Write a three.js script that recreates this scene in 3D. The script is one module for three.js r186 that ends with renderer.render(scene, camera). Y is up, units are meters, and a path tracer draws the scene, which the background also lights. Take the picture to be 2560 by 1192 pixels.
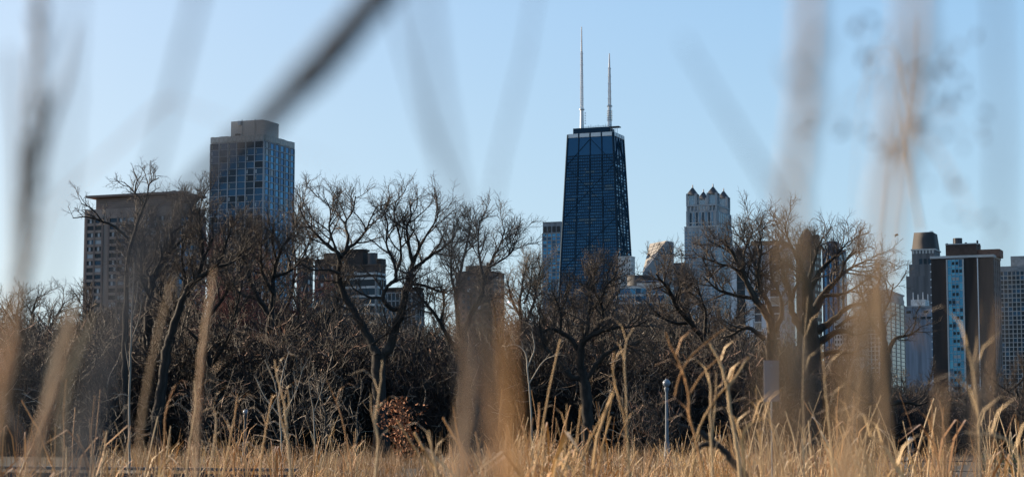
import * as THREE from 'three';
import { ConvexGeometry } from 'three/addons/geometries/ConvexGeometry.js';

// ------------------------------------------------------------------ camera, sky, sun, exposure
const CAM_H = 1.45, FOCAL = 4912, HORIZON = 1080, EXPOSURE = 2.05, D2R = Math.PI / 180;
const scene = new THREE.Scene();
const camera = new THREE.PerspectiveCamera(2 * Math.atan(596 / FOCAL) / D2R, 2560 / 1192, 0.1, 12000);
const PITCH = Math.atan((HORIZON - 596) / FOCAL);
camera.position.set(0, CAM_H, 0);
camera.rotation.x = PITCH;
camera.focus = 140;
camera.userData.fStop = 4.7;
camera.updateMatrixWorld();

const SUN = new THREE.Vector3(-Math.sin(64 * D2R), Math.tan(19 * D2R), -Math.cos(64 * D2R)).normalize();
const sun = new THREE.DirectionalLight(new THREE.Color(1.0, 0.82, 0.6), 5);
sun.position.copy(SUN).multiplyScalar(900).add(new THREE.Vector3(0, 0, -120));
sun.target.position.set(0, 0, -120);
sun.castShadow = true;
sun.shadow.mapSize.set(4096, 4096);
Object.assign(sun.shadow.camera, { left: -900, right: 900, top: 500, bottom: -500, near: 1, far: 4000 });
scene.add(sun, sun.target);

{ // clear morning sky: paler towards the horizon and towards the sun
  const w = 1024, h = 512, data = new Float32Array(w * h * 4), d = new THREE.Vector3();
  const H = [0.60, 0.81, 0.82], Z = [0.06, 0.37, 0.84];
  for (let j = 0; j < h; j++) for (let i = 0; i < w; i++) {
    const el = ((j + 0.5) / h - 0.5) * Math.PI, az = ((i + 0.5) / w - 0.5) * 2 * Math.PI;
    d.set(Math.cos(el) * Math.cos(az), Math.sin(el), Math.cos(el) * Math.sin(az));
    const e = Math.max(0, el) / D2R, t = 1 - Math.exp(-e / 12), deep = 1 - 0.68 * Math.min(1, Math.max(0, (e - 12) / 60)), g = Math.acos(THREE.MathUtils.clamp(d.dot(SUN), -1, 1)) / D2R;
    const glow = Math.exp(-g / 22);
    const k = (j * w + i) * 4, low = el < 0 ? 0.35 : 1;
    for (let c = 0; c < 3; c++) data[k + c] = low * ((H[c] + (Z[c] - H[c]) * t) * deep + glow * [3.0, 2.1, 1.3][c]) / EXPOSURE;
    data[k + 3] = 1;
  }
  const sky = new THREE.DataTexture(data, w, h, THREE.RGBAFormat, THREE.FloatType);
  sky.mapping = THREE.EquirectangularReflectionMapping; sky.magFilter = THREE.LinearFilter; sky.needsUpdate = true;
  scene.background = sky; scene.environment = sky;
}
const renderer = new THREE.WebGLRenderer({ antialias: true });
renderer.toneMapping = THREE.LinearToneMapping;
renderer.toneMappingExposure = EXPOSURE;
renderer.shadowMap.enabled = true;

// ------------------------------------------------------------------ helpers
function seeded(a) { return () => { a |= 0; a = a + 0x6D2B79F5 | 0; let t = Math.imul(a ^ a >>> 15, 1 | a); t = t + Math.imul(t ^ t >>> 7, 61 | t) ^ t; return ((t ^ t >>> 14) >>> 0) / 4294967296; }; }
const V = (x, y, z) => new THREE.Vector3(x, y, z);
const cp = Math.cos(PITCH), sp = Math.sin(PITCH);
function at(px, py, depth) { // the point at this bearing, depth metres ahead
  const x = (px - 1280) / FOCAL, y = -(py - 596) / FOCAL;
  const yy = y * cp + sp, zz = y * sp - cp, k = depth / -zz;
  return V(x * k, CAM_H + yy * k, -depth);
}
function bearing(v) { // where a point stands in the picture
  const y = v.y - CAM_H, yc = y * cp + v.z * sp, zc = -y * sp + v.z * cp;
  return [1280 + FOCAL * v.x / -zc, 596 - FOCAL * yc / -zc];
}
const taken = {};
function numbered(n) { const k = taken[n] = (taken[n] ?? -1) + 1; return k ? n + '_' + String(k).padStart(3, '0') : n; }
function tag(o, label, category, group, kind) { Object.assign(o.userData, { label, category }); if (group) o.userData.group = group; if (kind) o.userData.kind = kind; return o; }
function base(name, label, category, pos, group) { const o = new THREE.Group(); o.name = numbered(name); o.position.copy(pos); scene.add(o); return tag(o, label, category, group, 'thing'); }
function shadows(m) { m.castShadow = m.receiveShadow = true; return m; }
function part(name, geo, mat, parent) { const m = shadows(new THREE.Mesh(geo, mat)); m.name = name; parent.add(m); return m; }
const CUBE = new THREE.BoxGeometry(1, 1, 1);
function bar(name, parent, mat, x, y, z, sx, sy, sz) { const m = part(name, CUBE, mat, parent); m.position.set(x, y, z); m.scale.set(sx, sy, sz); return m; }

class MB { // collects boxes, tubes and ribbons into one geometry
  constructor() { this.p = []; this.n = []; this.u = []; this.i = []; this.c = []; this.col = null; }
  vert(x, y, z, a, b, c, s, t) { this.p.push(x, y, z); this.n.push(a, b, c); this.u.push(s, t); if (this.col) this.c.push(...this.col); return this.p.length / 3 - 1; }
  quad(a, b, c, d) {
    const n = b.clone().sub(a).cross(d.clone().sub(a)).normalize(), w = a.distanceTo(b), h = a.distanceTo(d);
    const k = this.vert(a.x, a.y, a.z, n.x, n.y, n.z, 0, 0); this.vert(b.x, b.y, b.z, n.x, n.y, n.z, w, 0); this.vert(c.x, c.y, c.z, n.x, n.y, n.z, w, h); this.vert(d.x, d.y, d.z, n.x, n.y, n.z, 0, h);
    this.i.push(k, k + 1, k + 2, k, k + 2, k + 3);
  }
  box(x, y, z, sx, sy, sz) {
    const c = (i, j, k) => V(x + (i - 0.5) * sx, y + (j - 0.5) * sy, z + (k - 0.5) * sz);
    this.quad(c(0, 0, 1), c(1, 0, 1), c(1, 1, 1), c(0, 1, 1)); this.quad(c(1, 0, 0), c(0, 0, 0), c(0, 1, 0), c(1, 1, 0));
    this.quad(c(1, 0, 1), c(1, 0, 0), c(1, 1, 0), c(1, 1, 1)); this.quad(c(0, 0, 0), c(0, 0, 1), c(0, 1, 1), c(0, 1, 0));
    this.quad(c(0, 1, 1), c(1, 1, 1), c(1, 1, 0), c(0, 1, 0)); this.quad(c(0, 0, 0), c(1, 0, 0), c(1, 0, 1), c(0, 0, 1));
    return this;
  }
  tube(pts, rad, sides) {
    const n = pts.length, T = V(), N = V(), B = V(); let first = -1, len = 0, pn = null;
    for (let k = 0; k < n; k++) {
      T.copy(pts[Math.min(n - 1, k + 1)]).sub(pts[Math.max(0, k - 1)]).normalize();
      if (!pn) pn = Math.abs(T.y) < 0.9 ? V(0, 1, 0) : V(1, 0, 0);
      N.copy(pn).addScaledVector(T, -pn.dot(T)).normalize(); B.crossVectors(T, N); pn = N.clone();
      if (k) len += pts[k].distanceTo(pts[k - 1]);
      const r = Array.isArray(rad) ? rad[k] : rad;
      for (let s = 0; s < sides; s++) {
        const a = s / sides * 2 * Math.PI, c = Math.cos(a), d = Math.sin(a), x = N.x * c + B.x * d, y = N.y * c + B.y * d, z = N.z * c + B.z * d;
        const id = this.vert(pts[k].x + x * r, pts[k].y + y * r, pts[k].z + z * r, x, y, z, s / sides, len); if (first < 0) first = id;
      }
      if (k) for (let s = 0; s < sides; s++) { const a = first + (k - 1) * sides + s, b = first + (k - 1) * sides + (s + 1) % sides; this.i.push(a, b, b + sides, a, b + sides, a + sides); }
    }
    return this;
  }
  ribbon(pts, wid, side) { // a blade: two faces folded along its midrib
    const n = pts.length, T = V(), S = V(), U = V(); let first = -1;
    for (let k = 0; k < n; k++) {
      T.copy(pts[Math.min(n - 1, k + 1)]).sub(pts[Math.max(0, k - 1)]).normalize();
      S.copy(side).addScaledVector(T, -side.dot(T)).normalize(); U.crossVectors(S, T);
      const w = wid[k] / 2, p = pts[k];
      const id = this.vert(p.x - S.x * w + U.x * w * 0.35, p.y - S.y * w + U.y * w * 0.35, p.z - S.z * w + U.z * w * 0.35, U.x, U.y, U.z, 0, k / n); if (first < 0) first = id;
      this.vert(p.x, p.y, p.z, U.x, U.y, U.z, 0.5, k / n);
      this.vert(p.x + S.x * w + U.x * w * 0.35, p.y + S.y * w + U.y * w * 0.35, p.z + S.z * w + U.z * w * 0.35, U.x, U.y, U.z, 1, k / n);
      if (k) for (let s = 0; s < 2; s++) { const a = first + (k - 1) * 3 + s; this.i.push(a, a + 1, a + 4, a, a + 4, a + 3); }
    }
    return this;
  }
  geo() {
    const g = new THREE.BufferGeometry();
    g.setAttribute('position', new THREE.Float32BufferAttribute(this.p, 3)); g.setAttribute('normal', new THREE.Float32BufferAttribute(this.n, 3)); g.setAttribute('uv', new THREE.Float32BufferAttribute(this.u, 2));
    if (this.c.length) g.setAttribute('color', new THREE.Float32BufferAttribute(this.c, 3)); g.setIndex(this.i); return g;
  }
}
// grain: soft noise in several octaves, for stains and weathering
function grain(seed, size, cells, lo, hi, stretch = 1) {
  const r = seeded(seed), out = new Float32Array(size * size); let amp = 1, sum = 0;
  for (let o = 0; o < 5; o++) {
    const cx = cells << o, cy = Math.max(1, Math.round((cells << o) * stretch)), L = new Float32Array(cx * cy).map(() => r());
    for (let y = 0; y < size; y++) for (let x = 0; x < size; x++) {
      const fx = x / size * cx, fy = y / size * cy, x0 = Math.floor(fx), y0 = Math.floor(fy); let a = fx - x0, b = fy - y0; a = a * a * (3 - 2 * a); b = b * b * (3 - 2 * b);
      const g = (i, j) => L[((j % cy) + cy) % cy * cx + ((i % cx) + cx) % cx];
      out[y * size + x] += amp * ((g(x0, y0) * (1 - a) + g(x0 + 1, y0) * a) * (1 - b) + (g(x0, y0 + 1) * (1 - a) + g(x0 + 1, y0 + 1) * a) * b);
    }
    sum += amp; amp *= 0.62;
  }
  const px = new Uint8Array(size * size * 4);
  for (let k = 0; k < size * size; k++) { const t = Math.min(1, Math.max(0, (out[k] / sum - 0.28) / 0.44)), v = (lo + (hi - lo) * t) * 255; px[k * 4] = px[k * 4 + 1] = px[k * 4 + 2] = v; px[k * 4 + 3] = 255; }
  const t = new THREE.DataTexture(px, size, size); t.wrapS = t.wrapT = THREE.RepeatWrapping; t.magFilter = THREE.LinearFilter; t.colorSpace = THREE.SRGBColorSpace; t.needsUpdate = true; return t;
}
const STAIN = grain(5, 256, 6, 0.78, 1, 0.4), BARK = grain(9, 256, 8, 0.55, 1, 0.3), SOIL = grain(12, 512, 12, 0.5, 1);
function mat(r, g, b, rough = 0.85, extra = {}) { const m = new THREE.MeshPhysicalMaterial({ roughness: rough, ...extra }); m.color.setRGB(r, g, b); return m; }
const wall = (r, g, b, rough = 0.9) => mat(r, g, b, rough, { map: STAIN });
const glass = (r, g, b, metal = 0.55, rough = 0.12) => mat(r, g, b, rough, { metalness: metal, specularIntensity: 0.6 });

const M = {
  darkGlass: [glass(0.014, 0.028, 0.045), glass(0.012, 0.018, 0.026), glass(0.02, 0.045, 0.075), glass(0.03, 0.033, 0.036, 0.3, 0.3)],
  blueGlass: [glass(0.035, 0.16, 0.31), glass(0.025, 0.11, 0.23), glass(0.06, 0.21, 0.36), glass(0.02, 0.06, 0.11)],
  curtain: mat(0.42, 0.42, 0.42, 0.9), curtainWarm: mat(0.3, 0.27, 0.22, 0.9),
  pale: wall(0.6, 0.59, 0.57), white: wall(0.66, 0.66, 0.65), concrete: wall(0.55, 0.52, 0.48), stone: wall(0.3, 0.31, 0.32), brown: wall(0.17, 0.11, 0.08), brick: wall(0.12, 0.062, 0.048), darkBrick: wall(0.05, 0.038, 0.034),
  tan: wall(0.3, 0.2, 0.13), slate: mat(0.06, 0.06, 0.065, 0.7), steel: mat(0.3, 0.32, 0.34, 0.4, { metalness: 0.6 }), dark: mat(0.03, 0.033, 0.038, 0.7), blueWall: wall(0.16, 0.21, 0.29),
  rosy: wall(0.36, 0.27, 0.225), rosyDark: wall(0.26, 0.19, 0.16), lightPaint: mat(0.72, 0.72, 0.72, 0.6),
};

// ------------------------------------------------------------------ the setting
{
  const g = new THREE.PlaneGeometry(9000, 9000, 120, 120); g.rotateX(-Math.PI / 2);
  const uv = g.attributes.uv; for (let k = 0; k < uv.count; k++) uv.setXY(k, uv.getX(k) * 1500, uv.getY(k) * 1500);
  const m = shadows(new THREE.Mesh(g, mat(0.05, 0.036, 0.023, 1, { map: SOIL }))); m.name = 'ground'; m.position.set(0, 0, -2500); scene.add(m);
  tag(m, 'bare brown soil and leaf litter under the prairie grass and trees', 'ground', null, 'structure');
}

// ------------------------------------------------------------------ buildings: all stand square to one street grid
const TURN = -22 * D2R;
function footprint(xl, xc, xr, yTop, depth) { // near corner, left end and right end of the top edge
  const c = at(xc, yTop, depth), L = V(-Math.cos(TURN), 0, Math.sin(TURN)), R = V(-Math.sin(TURN), 0, -Math.cos(TURN));
  const solve = (dir, x) => { let a = 0, b = 400; for (let k = 0; k < 40; k++) { const m = (a + b) / 2, q = bearing(c.clone().addScaledVector(dir, m))[0]; if ((dir === L) === (q > x)) a = m; else b = m; } return (a + b) / 2; };
  const w = solve(L, xl), d = solve(R, xr), mid = c.clone().addScaledVector(L, w / 2).addScaledVector(R, d / 2);
  return { w, d, h: c.y, pos: V(mid.x, 0, mid.z), lv: (py) => at(xc, py, depth).y, len: (px) => px * depth / FOCAL };
}
function building(name, label, f) { const b = base(name, label, 'building', f.pos); b.rotation.y = TURN; b.userData.f = undefined; return b; }
function face(f, side) { // places a box on the front or the right-hand face
  return side === 'front' ? (b, n, m, u, y, out, su, sy, sn) => bar(n, b, m, u, y, f.d / 2 + out, su, sy, sn)
    : (b, n, m, u, y, out, su, sy, sn) => bar(n, b, m, f.w / 2 + out, y, -u, sn, sy, su);
}
// a facade of piers, floor slabs and panes
function facade(b, f, side, o) {
  const put = face(f, side), span = side === 'front' ? f.w : f.d, u0 = o.u0 ?? -span / 2, u1 = o.u1 ?? span / 2, cw = (u1 - u0) / o.cols, rh = (o.y1 - o.y0) / o.rows, r = seeded(o.seed ?? 3);
  if (o.pier) for (let i = o.skipEnds ? 1 : 0; i <= o.cols - (o.skipEnds ? 1 : 0); i++) put(b, 'pier', o.pierMat, u0 + i * cw, (o.y0 + o.y1) / 2, 0.16, o.pier, o.y1 - o.y0, 0.5);
  if (o.slab) for (let j = 0; j <= o.rows; j++) put(b, 'floor_slab', o.slabMat, (u0 + u1) / 2, o.y0 + j * rh, 0.13, u1 - u0, o.slab, 0.44);
  const rest = new MB(), ph = o.paneH ?? 1, pw = o.paneW ?? 1; let restMat = null, made = 0;
  for (let j = o.rows - 1; j >= 0; j--) for (let i = 0; i < o.cols; i++) {
    const m = o.pane(i, j, r), rr = r(); if (!m) continue;
    const u = u0 + (i + 0.5 + (o.shift ?? 0)) * cw, y = o.y0 + (j + 0.5) * rh, su = cw * pw - (o.pier && pw === 1 ? o.pier : 0), sy = rh * ph - (o.slab && ph === 1 ? o.slab : 0);
    if (made < (o.most ?? 150) && y > (o.low ?? 0)) {
      made++;
      const p = put(b, 'window_pane', m, u, y, 0.03, su, sy, 0.12); if (o.tint) o.tint(p, i, j, rr, side);
    } else { restMat = restMat ?? m; if (side === 'front') rest.box(u, y, f.d / 2 + 0.03, su, sy, 0.12); else rest.box(f.w / 2 + 0.03, y, -u, 0.12, sy, su); }
  }
  if (restMat) { const m = part('window_pane', rest.geo(), restMat, b); m.userData.kind = 'stuff'; }
}
function inset(p, mat_, side, u, w, h = 0.96) { // a blind or curtain just behind a pane's outer face
  const c = part('curtain', CUBE, mat_, p);
  if (side === 'front') { c.position.set(u, 0, 0.12); c.scale.set(w, h, 1); } else { c.position.set(0.12, 0, -u); c.scale.set(1, h, w); }
}
const pick = (a, r) => a[Math.floor(r() * a.length)];
const body = (b, f, m, h, y0 = 0, w = f.w, d = f.d, x = 0, z = 0, n = 'wall') => bar(n, b, m, x, y0 + (h - y0) / 2, z, w, h - y0, d);

{ // brown slab block with the overhanging flat roof
  const f = footprint(210, 446, 511, 505, 780), b = building('apartment_block', 'brown concrete apartment block with overhanging flat roof, leftmost building', f), top = f.lv(513);
  body(b, f, M.rosy, top);
  body(b, f, M.rosyDark, f.lv(484), top, f.w * 0.84, f.d * 0.8, f.w * 0.03, f.d * 0.06, 'penthouse');
  for (let k = 1; k < 6; k++) bar('louvre_band', b, M.rosy, f.w * 0.03, top + (f.lv(484) - top) * k / 6, f.d * 0.46, f.w * 0.82, 0.25, 0.3);
  bar('roof_slab', b, M.rosyDark, f.w * 0.03, f.lv(481), f.d * 0.06, f.w * 1.0, 0.9, f.d * 1.02);
  bar('vent_stack', b, M.dark, f.w * 0.34, f.lv(475), 2, 1.3, 2, 1.3);
  const rows = 27, rh = 2.85;
  for (const [u0, u1, cols] of [[-0.47, -0.3, 2], [-0.23, 0.05, 3], [0.12, 0.46, 4]])
    facade(b, f, 'front', { u0: u0 * f.w, u1: u1 * f.w, cols, rows, y0: top - 3.4 - rows * rh, y1: top - 3.4, slab: 1.15, slabMat: M.rosy, pier: 0.8, pierMat: M.rosyDark, seed: cols + 3, low: f.lv(860), most: 70, pane: (i, j, r) => r() < 0.2 ? M.curtain : pick(M.darkGlass, r), tint: (p, i, j, r, s) => { if (r < 0.5) inset(p, M.curtain, s, -0.25 + r, 0.3); } });
  facade(b, f, 'right', { cols: 5, rows, y0: top - 3.4 - rows * rh, y1: top - 3.4, slab: 1.1, slabMat: M.rosy, pier: 1.2, pierMat: M.rosy, seed: 8, low: f.lv(800), most: 80, pane: (i, j, r) => pick(M.blueGlass, r) });
}
{ // tall tower with a white grid and deep blue panes
  const f = footprint(526, 659, 734, 345, 830), b = building('grid_tower', 'tall square apartment tower with white grid and dark blue windows', f), top = f.lv(352), rh = 2.87, rows = 41;
  body(b, f, M.dark, top);
  body(b, f, M.concrete, 4, 0, f.w + 1, f.d + 1, 0, 0, 'plinth');
  for (let k = 0; k < 6; k++) {
    bar('parapet_panel', b, M.concrete, -f.w / 2 + (k + 0.5) * f.w / 6, f.lv(343), f.d / 2 - 0.1, f.w / 6 - 0.12, 2.5 + (k % 2) * 0.25, 1.1);
    bar('parapet_panel', b, M.concrete, f.w / 2 - 0.1, f.lv(343), f.d / 2 - 0.55 - (k + 0.5) * (f.d - 0.6) / 6, 1.08, 2.4 + (k % 2) * 0.3, (f.d - 0.6) / 6 - 0.12);
  }
  bar('parapet_panel', b, M.concrete, -f.w / 2 + 0.3, f.lv(343), 0, 0.8, 3.2, f.d - 1.3);
  const pw = f.w * 0.62, pd = f.d * 0.55, ph = f.lv(291);
  const pent = part('penthouse', new THREE.ExtrudeGeometry((() => { const s = new THREE.Shape(), x = pw / 2, z = pd / 2, q = 2.2; s.moveTo(-x, -z); s.lineTo(x - q, -z); s.quadraticCurveTo(x, -z, x, -z + q); s.lineTo(x, z - q); s.quadraticCurveTo(x, z, x - q, z); s.lineTo(-x, z); return s; })(), { depth: ph - top + 1, bevelEnabled: false, curveSegments: 8 }), wall(0.66, 0.6, 0.55), b);
  pent.rotation.x = -Math.PI / 2; pent.position.set(0.8, top - 1, -1);
  bar('equipment_box', b, M.steel, -pw * 0.16, f.lv(297), -1 + pd / 2 + 0.7, 1.5, 1.8, 1.2);
  for (const [u, y0, y1] of [[-0.1, 329, 288], [0.3, 329, 289]]) bar('pipe', b, M.steel, u * pw, (f.lv(y0) + f.lv(y1)) / 2, -1 + pd / 2 + 0.35, 0.28, f.lv(y1) - f.lv(y0), 0.28);
  bar('equipment_box', b, M.dark, -pw * 0.2, f.lv(327), -1 + pd / 2 + 1, 2, 0.9, 1);
  const gm = wall(0.47, 0.48, 0.5);
  facade(b, f, 'front', { cols: 6, rows, y0: top - rows * rh, y1: top, pier: 0.4, pierMat: gm, slab: 0.2, slabMat: gm, seed: 4, low: f.lv(800), most: 150, pane: (i, j, r) => r() < 0.55 ? M.blueGlass[3] : M.darkGlass[Math.floor(r() * 3)], tint: (p, i, j, r, s) => { if (r < 0.62) inset(p, r < 0.4 ? M.curtainWarm : M.curtain, s, -0.38, 0.1 + r * 0.1, 0.6); } });
  facade(b, f, 'right', { cols: 6, rows, y0: top - rows * rh, y1: top, pier: 0.42, pierMat: gm, slab: 0.3, slabMat: gm, seed: 6, low: f.lv(800), most: 150, pane: (i, j, r) => pick(M.darkGlass, r), tint: (p, i, j, r, s) => inset(p, r < 0.06 ? M.curtain : M.blueGlass[Math.floor(r * 3)], s, 0.1, 0.55, 0.86) });
}
function plainBlock(name, label, px, depth, m, opt = {}) {
  const f = footprint(...px, depth), b = building(name, label, f); body(b, f, m, f.h);
  bar('parapet', b, opt.capMat ?? m, 0, f.h + 0.35, 0, f.w + 0.5, 0.7, f.d + 0.5);
  const rh = opt.rh ?? 3, rows = Math.floor((f.h - 2) / rh), top = f.h - (opt.drop ?? 1.2);
  for (const side of ['front', 'right']) {
    const cols = side === 'front' ? opt.cols ?? 5 : opt.colsR ?? 3; if (!cols) continue;
    facade(b, f, side, { cols, rows, y0: top - rows * rh, y1: top, pier: opt.pier, pierMat: opt.pierMat ?? m, slab: opt.slab, slabMat: opt.slabMat ?? m, seed: (opt.seed ?? 1) + cols, low: f.lv(opt.low ?? 850), most: opt.most ?? 90, paneW: opt.pier ? 1 : opt.pw ?? 0.6, paneH: opt.slab ? 1 : opt.ph ?? 0.55,
      pane: opt.pane ?? ((i, j, r) => r() < 0.12 ? M.curtain : pick(M.darkGlass, r)) });
  }
  return { b, f };
}
plainBlock('apartment_block', 'low dark block just right of the tall grid tower', [742, 768, 782, 648], 760, M.darkBrick, { cols: 3, colsR: 2 });
{
  const { b, f } = plainBlock('apartment_block', 'dark brick block with a flat roof left of the forked cottonwood', [786, 838, 850, 652], 700, M.darkBrick, { cols: 4, colsR: 2, seed: 4 });
  bar('penthouse', b, M.brown, 0, f.h + 1.6, -2, f.w * 0.5, 3.2, f.d * 0.5);
}
{
  const { b, f } = plainBlock('apartment_block', 'brown block with rooftop tank behind the forked cottonwood', [846, 946, 964, 664], 740, wall(0.095, 0.07, 0.06), { cols: 6, colsR: 3, seed: 5 });
  bar('penthouse', b, M.brick, -f.w * 0.2, f.lv(645), -1, f.w * 0.5, f.lv(624) - f.h, f.d * 0.7).material = M.darkBrick;
  bar('penthouse_cap', b, M.darkBrick, -f.w * 0.2, f.lv(622), -1, f.w * 0.56, 0.8, f.d * 0.8);
  const t = part('roof_tank', new THREE.CylinderGeometry(1.9, 1.9, f.lv(630) - f.h, 16), M.slate, b); t.position.set(f.w * 0.26, (f.h + f.lv(630)) / 2, 0);
  bar('mechanical_box', b, M.darkBrick, f.w * 0.36, f.h + 1.5, -2, 4, 3, 4);
}
plainBlock('balcony_block', 'white banded block with long balconies between the cottonwood limbs', [850, 940, 962, 686], 640, M.darkBrick, { cols: 2, colsR: 2, pier: 0.5, slab: 0.75, pierMat: M.stone, slabMat: M.pale, capMat: M.pale, seed: 6, rh: 2.9, pane: (i, j, r) => r() < 0.5 ? M.darkGlass[1] : M.darkGlass[0] });
plainBlock('apartment_block', 'dark grid block right of the forked cottonwood trunk', [960, 1040, 1058, 722], 680, M.darkBrick, { cols: 8, colsR: 3, pier: 0.35, slab: 0.45, pierMat: M.stone, slabMat: M.stone, seed: 7, rh: 2.8, pane: (i, j, r) => pick(M.darkGlass, r) });
{
  const { b, f } = plainBlock('brick_tower', 'reddish brown brick tower behind the slim forked tree', [1139, 1232, 1261, 681], 1000, wall(0.2, 0.13, 0.1), { cols: 7, colsR: 4, seed: 9, rh: 3, pw: 0.5 });
  bar('penthouse', b, M.tan, -f.w * 0.05, (f.h + f.lv(661)) / 2, 0, f.w * 0.5, f.lv(661) - f.h, f.d * 0.6);
  bar('vent_stack', b, M.brown, f.w * 0.2, f.lv(657), 0, 1, 2, 1);
}
{
  const { b, f } = plainBlock('office_tower', 'pale grey gridded tower standing directly behind the black tapering tower', [1357, 1402, 1421, 555], 2300, wall(0.3, 0.32, 0.35), { cols: 4, colsR: 3, pier: 1.5, slab: 1.3, pierMat: wall(0.36, 0.38, 0.4), slabMat: wall(0.3, 0.33, 0.36), rh: 4.2, drop: 13, low: 760, most: 140, seed: 2, pane: (i, j, r) => pick(M.blueGlass, r) });
  for (let k = 0; k < 4; k++) bar('louvre_opening', b, M.dark, -f.w / 2 + (k + 0.5) * f.w / 4, f.h - 8.2, f.d / 2 + 0.1, f.w / 4 - 1.6, 7, 0.3);
}
// ---- the black tapering tower with two masts
{
  const f = footprint(1420, 1533, 1558, 330, 2200), b = building('tapered_skyscraper', 'black tapering skyscraper with cross bracing and two white masts', f), H = f.h, tw = f.w / 2, td = f.d / 2, bw = tw * 1.60, bd = td * 1.64;
  const S = (y) => [bw + (tw - bw) * y / H, bd + (td - bd) * y / H];
  const skin = new MB();
  { const q = (a, y) => { const [w, d] = S(y); return [V(-w, y, d), V(w, y, d), V(w, y, -d), V(-w, y, -d)][a]; }; for (let k = 0; k < 4; k++) skin.quad(q(k, 0), q((k + 1) % 4, 0), q((k + 1) % 4, H), q(k, H)); skin.quad(q(0, H), q(1, H), q(2, H), q(3, H)); }
  part('glass_skin', skin.geo(), glass(0.016, 0.07, 0.14, 0.5, 0.2), b);
  const metal = mat(0.009, 0.034, 0.062, 0.75, { specularIntensity: 0.4 });
  const sill = new MB(), rh = 3.42;
  for (let y = 6; y < H - 24; y += rh) { const [w, d] = S(y); sill.box(0, y, d, 2 * w, 1.25, 0.7).box(0, y, -d, 2 * w, 1.25, 0.7).box(w, y, 0, 0.7, 1.25, 2 * d).box(-w, y, 0, 0.7, 1.25, 2 * d); }
  part('spandrel', sill.geo(), metal, b).userData.kind = 'stuff';
  const onFace = (side, s, y, out) => { const [w, d] = S(y); return side === 'front' ? V(s * w, y, d + out) : V(w + out, y, -s * d); };
  for (const side of ['front', 'right']) {
    for (let k = 0; k <= 4; k++) { const s = -1 + k / 2, g = new MB().tube([onFace(side, s, 0, 0.2), onFace(side, s, H, 0.2)], k % 4 ? 0.75 : 1.3, 4).geo(); part('column', g, metal, b); }
    const tier = H / 5.6;
    for (let k = 0; k < 6; k++) for (const sg of [-1, 1]) { const y0 = k * tier, y1 = Math.min(H - 6, y0 + tier), e = (y1 - y0) / tier; part('cross_brace', new MB().tube([onFace(side, -sg, y0, 0.7), onFace(side, -sg + 2 * sg * e, y1, 0.45)], side === 'front' ? 0.3 : 0.75, 4).geo(), metal, b); }
    const mull = new MB(); for (let k = 0; k < (side === 'front' ? 28 : 16); k++) { const s = -1 + 2 * (k + 0.5) / (side === 'front' ? 28 : 16); mull.tube([onFace(side, s, 0, 0.1), onFace(side, s, H - 26, 0.1)], 0.22, 4); }
    part('mullion', mull.geo(), metal, b).userData.kind = 'stuff';
  }
  const r = seeded(44), lit = [new MB(), new MB(), new MB()];
  for (let k = 0, y = 6; y < H - 26; y += rh, k++) {
    for (let n = 0; n < 3 + (r() < 0.3 ? 3 : 0); n++) { const s0 = -0.96 + r() * 1.8, cnt = 1 + Math.floor(r() * 5), pick_ = lit[r() < 0.25 ? 0 : 2]; if (y > H * 0.86 && r() < 0.75) continue; for (let c = 0; c < cnt; c++) { const a = s0 + c * 0.0714, e = a + 0.055; if (e > 0.97) break; pick_.quad(onFace('front', a, y + 0.8, 0.28), onFace('front', e, y + 0.8, 0.28), onFace('front', e, y + 2.6, 0.28), onFace('front', a, y + 2.6, 0.28)); } }
    for (let c = 0; c < 4; c++) { if (r() < 0.2) continue; const a = -0.9 + c * 0.5, e = a + 0.3 * (0.6 + r() * 0.4), m = lit[r() < 0.45 ? 0 : 1]; m.quad(onFace('right', a, y + 0.8, 0.3), onFace('right', e, y + 0.8, 0.3), onFace('right', e, y + 2.6, 0.3), onFace('right', a, y + 2.6, 0.3)); }
  }
  [mat(0.07, 0.13, 0.17, 0.4), glass(0.08, 0.21, 0.31), glass(0.028, 0.09, 0.16)].forEach((m, k) => { part('window_pane', lit[k].geo(), m, b).userData.kind = 'stuff'; });
  const pale = mat(0.62, 0.66, 0.68, 0.5);
  for (let k = 0; k < 4; k++) { // the pale crown windows
    const yc = f.lv(334); bar('crown_window', b, pale, -tw + (k + 0.5) * tw / 2, yc, td + 0.75, tw / 2 - 2, 4.4, 1.2);
    bar('crown_window', b, pale, tw + 0.75, yc, td - (k + 0.5) * td / 2, 1.2, 4.4, td / 2 - 1.8);
  }
  const ph = f.lv(313), pent = bar('penthouse', b, metal, -2.5, (H + ph) / 2, -1, f.w * 0.76, ph - H, f.d * 0.7);
  for (let k = 0; k < 11; k++) bar('roof_antenna', b, M.steel, -f.w * 0.2 + k * f.w * 0.055, ph + 1.4 + (k % 3) * 0.5, 2, 0.35, 2.8 + (k % 3), 0.35);
  bar('roof_rail', b, M.steel, 2, ph + 2.6, 2, f.w * 0.6, 0.35, 0.35);
  function mast(px, yBase, yWide, yTip0, yTip, label) {
    let lo_ = -40, hi_ = 40; for (let k = 0; k < 40; k++) { const q = (lo_ + hi_) / 2; if (bearing(V(b.position.x + q * Math.cos(TURN), f.lv(yWide), b.position.z - q * Math.sin(TURN)))[0] < px) lo_ = q; else hi_ = q; } const x = lo_, z = 0, y0 = ph - 1, y1 = f.lv(yWide), y2 = f.lv(yTip0), y3 = f.lv(yTip);
    const m = part('mast', new THREE.CylinderGeometry(1.9, 2.5, y1 - y0, 18), M.lightPaint, b); m.position.set(x, (y0 + y1) / 2, z); m.userData.label = label;
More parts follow.
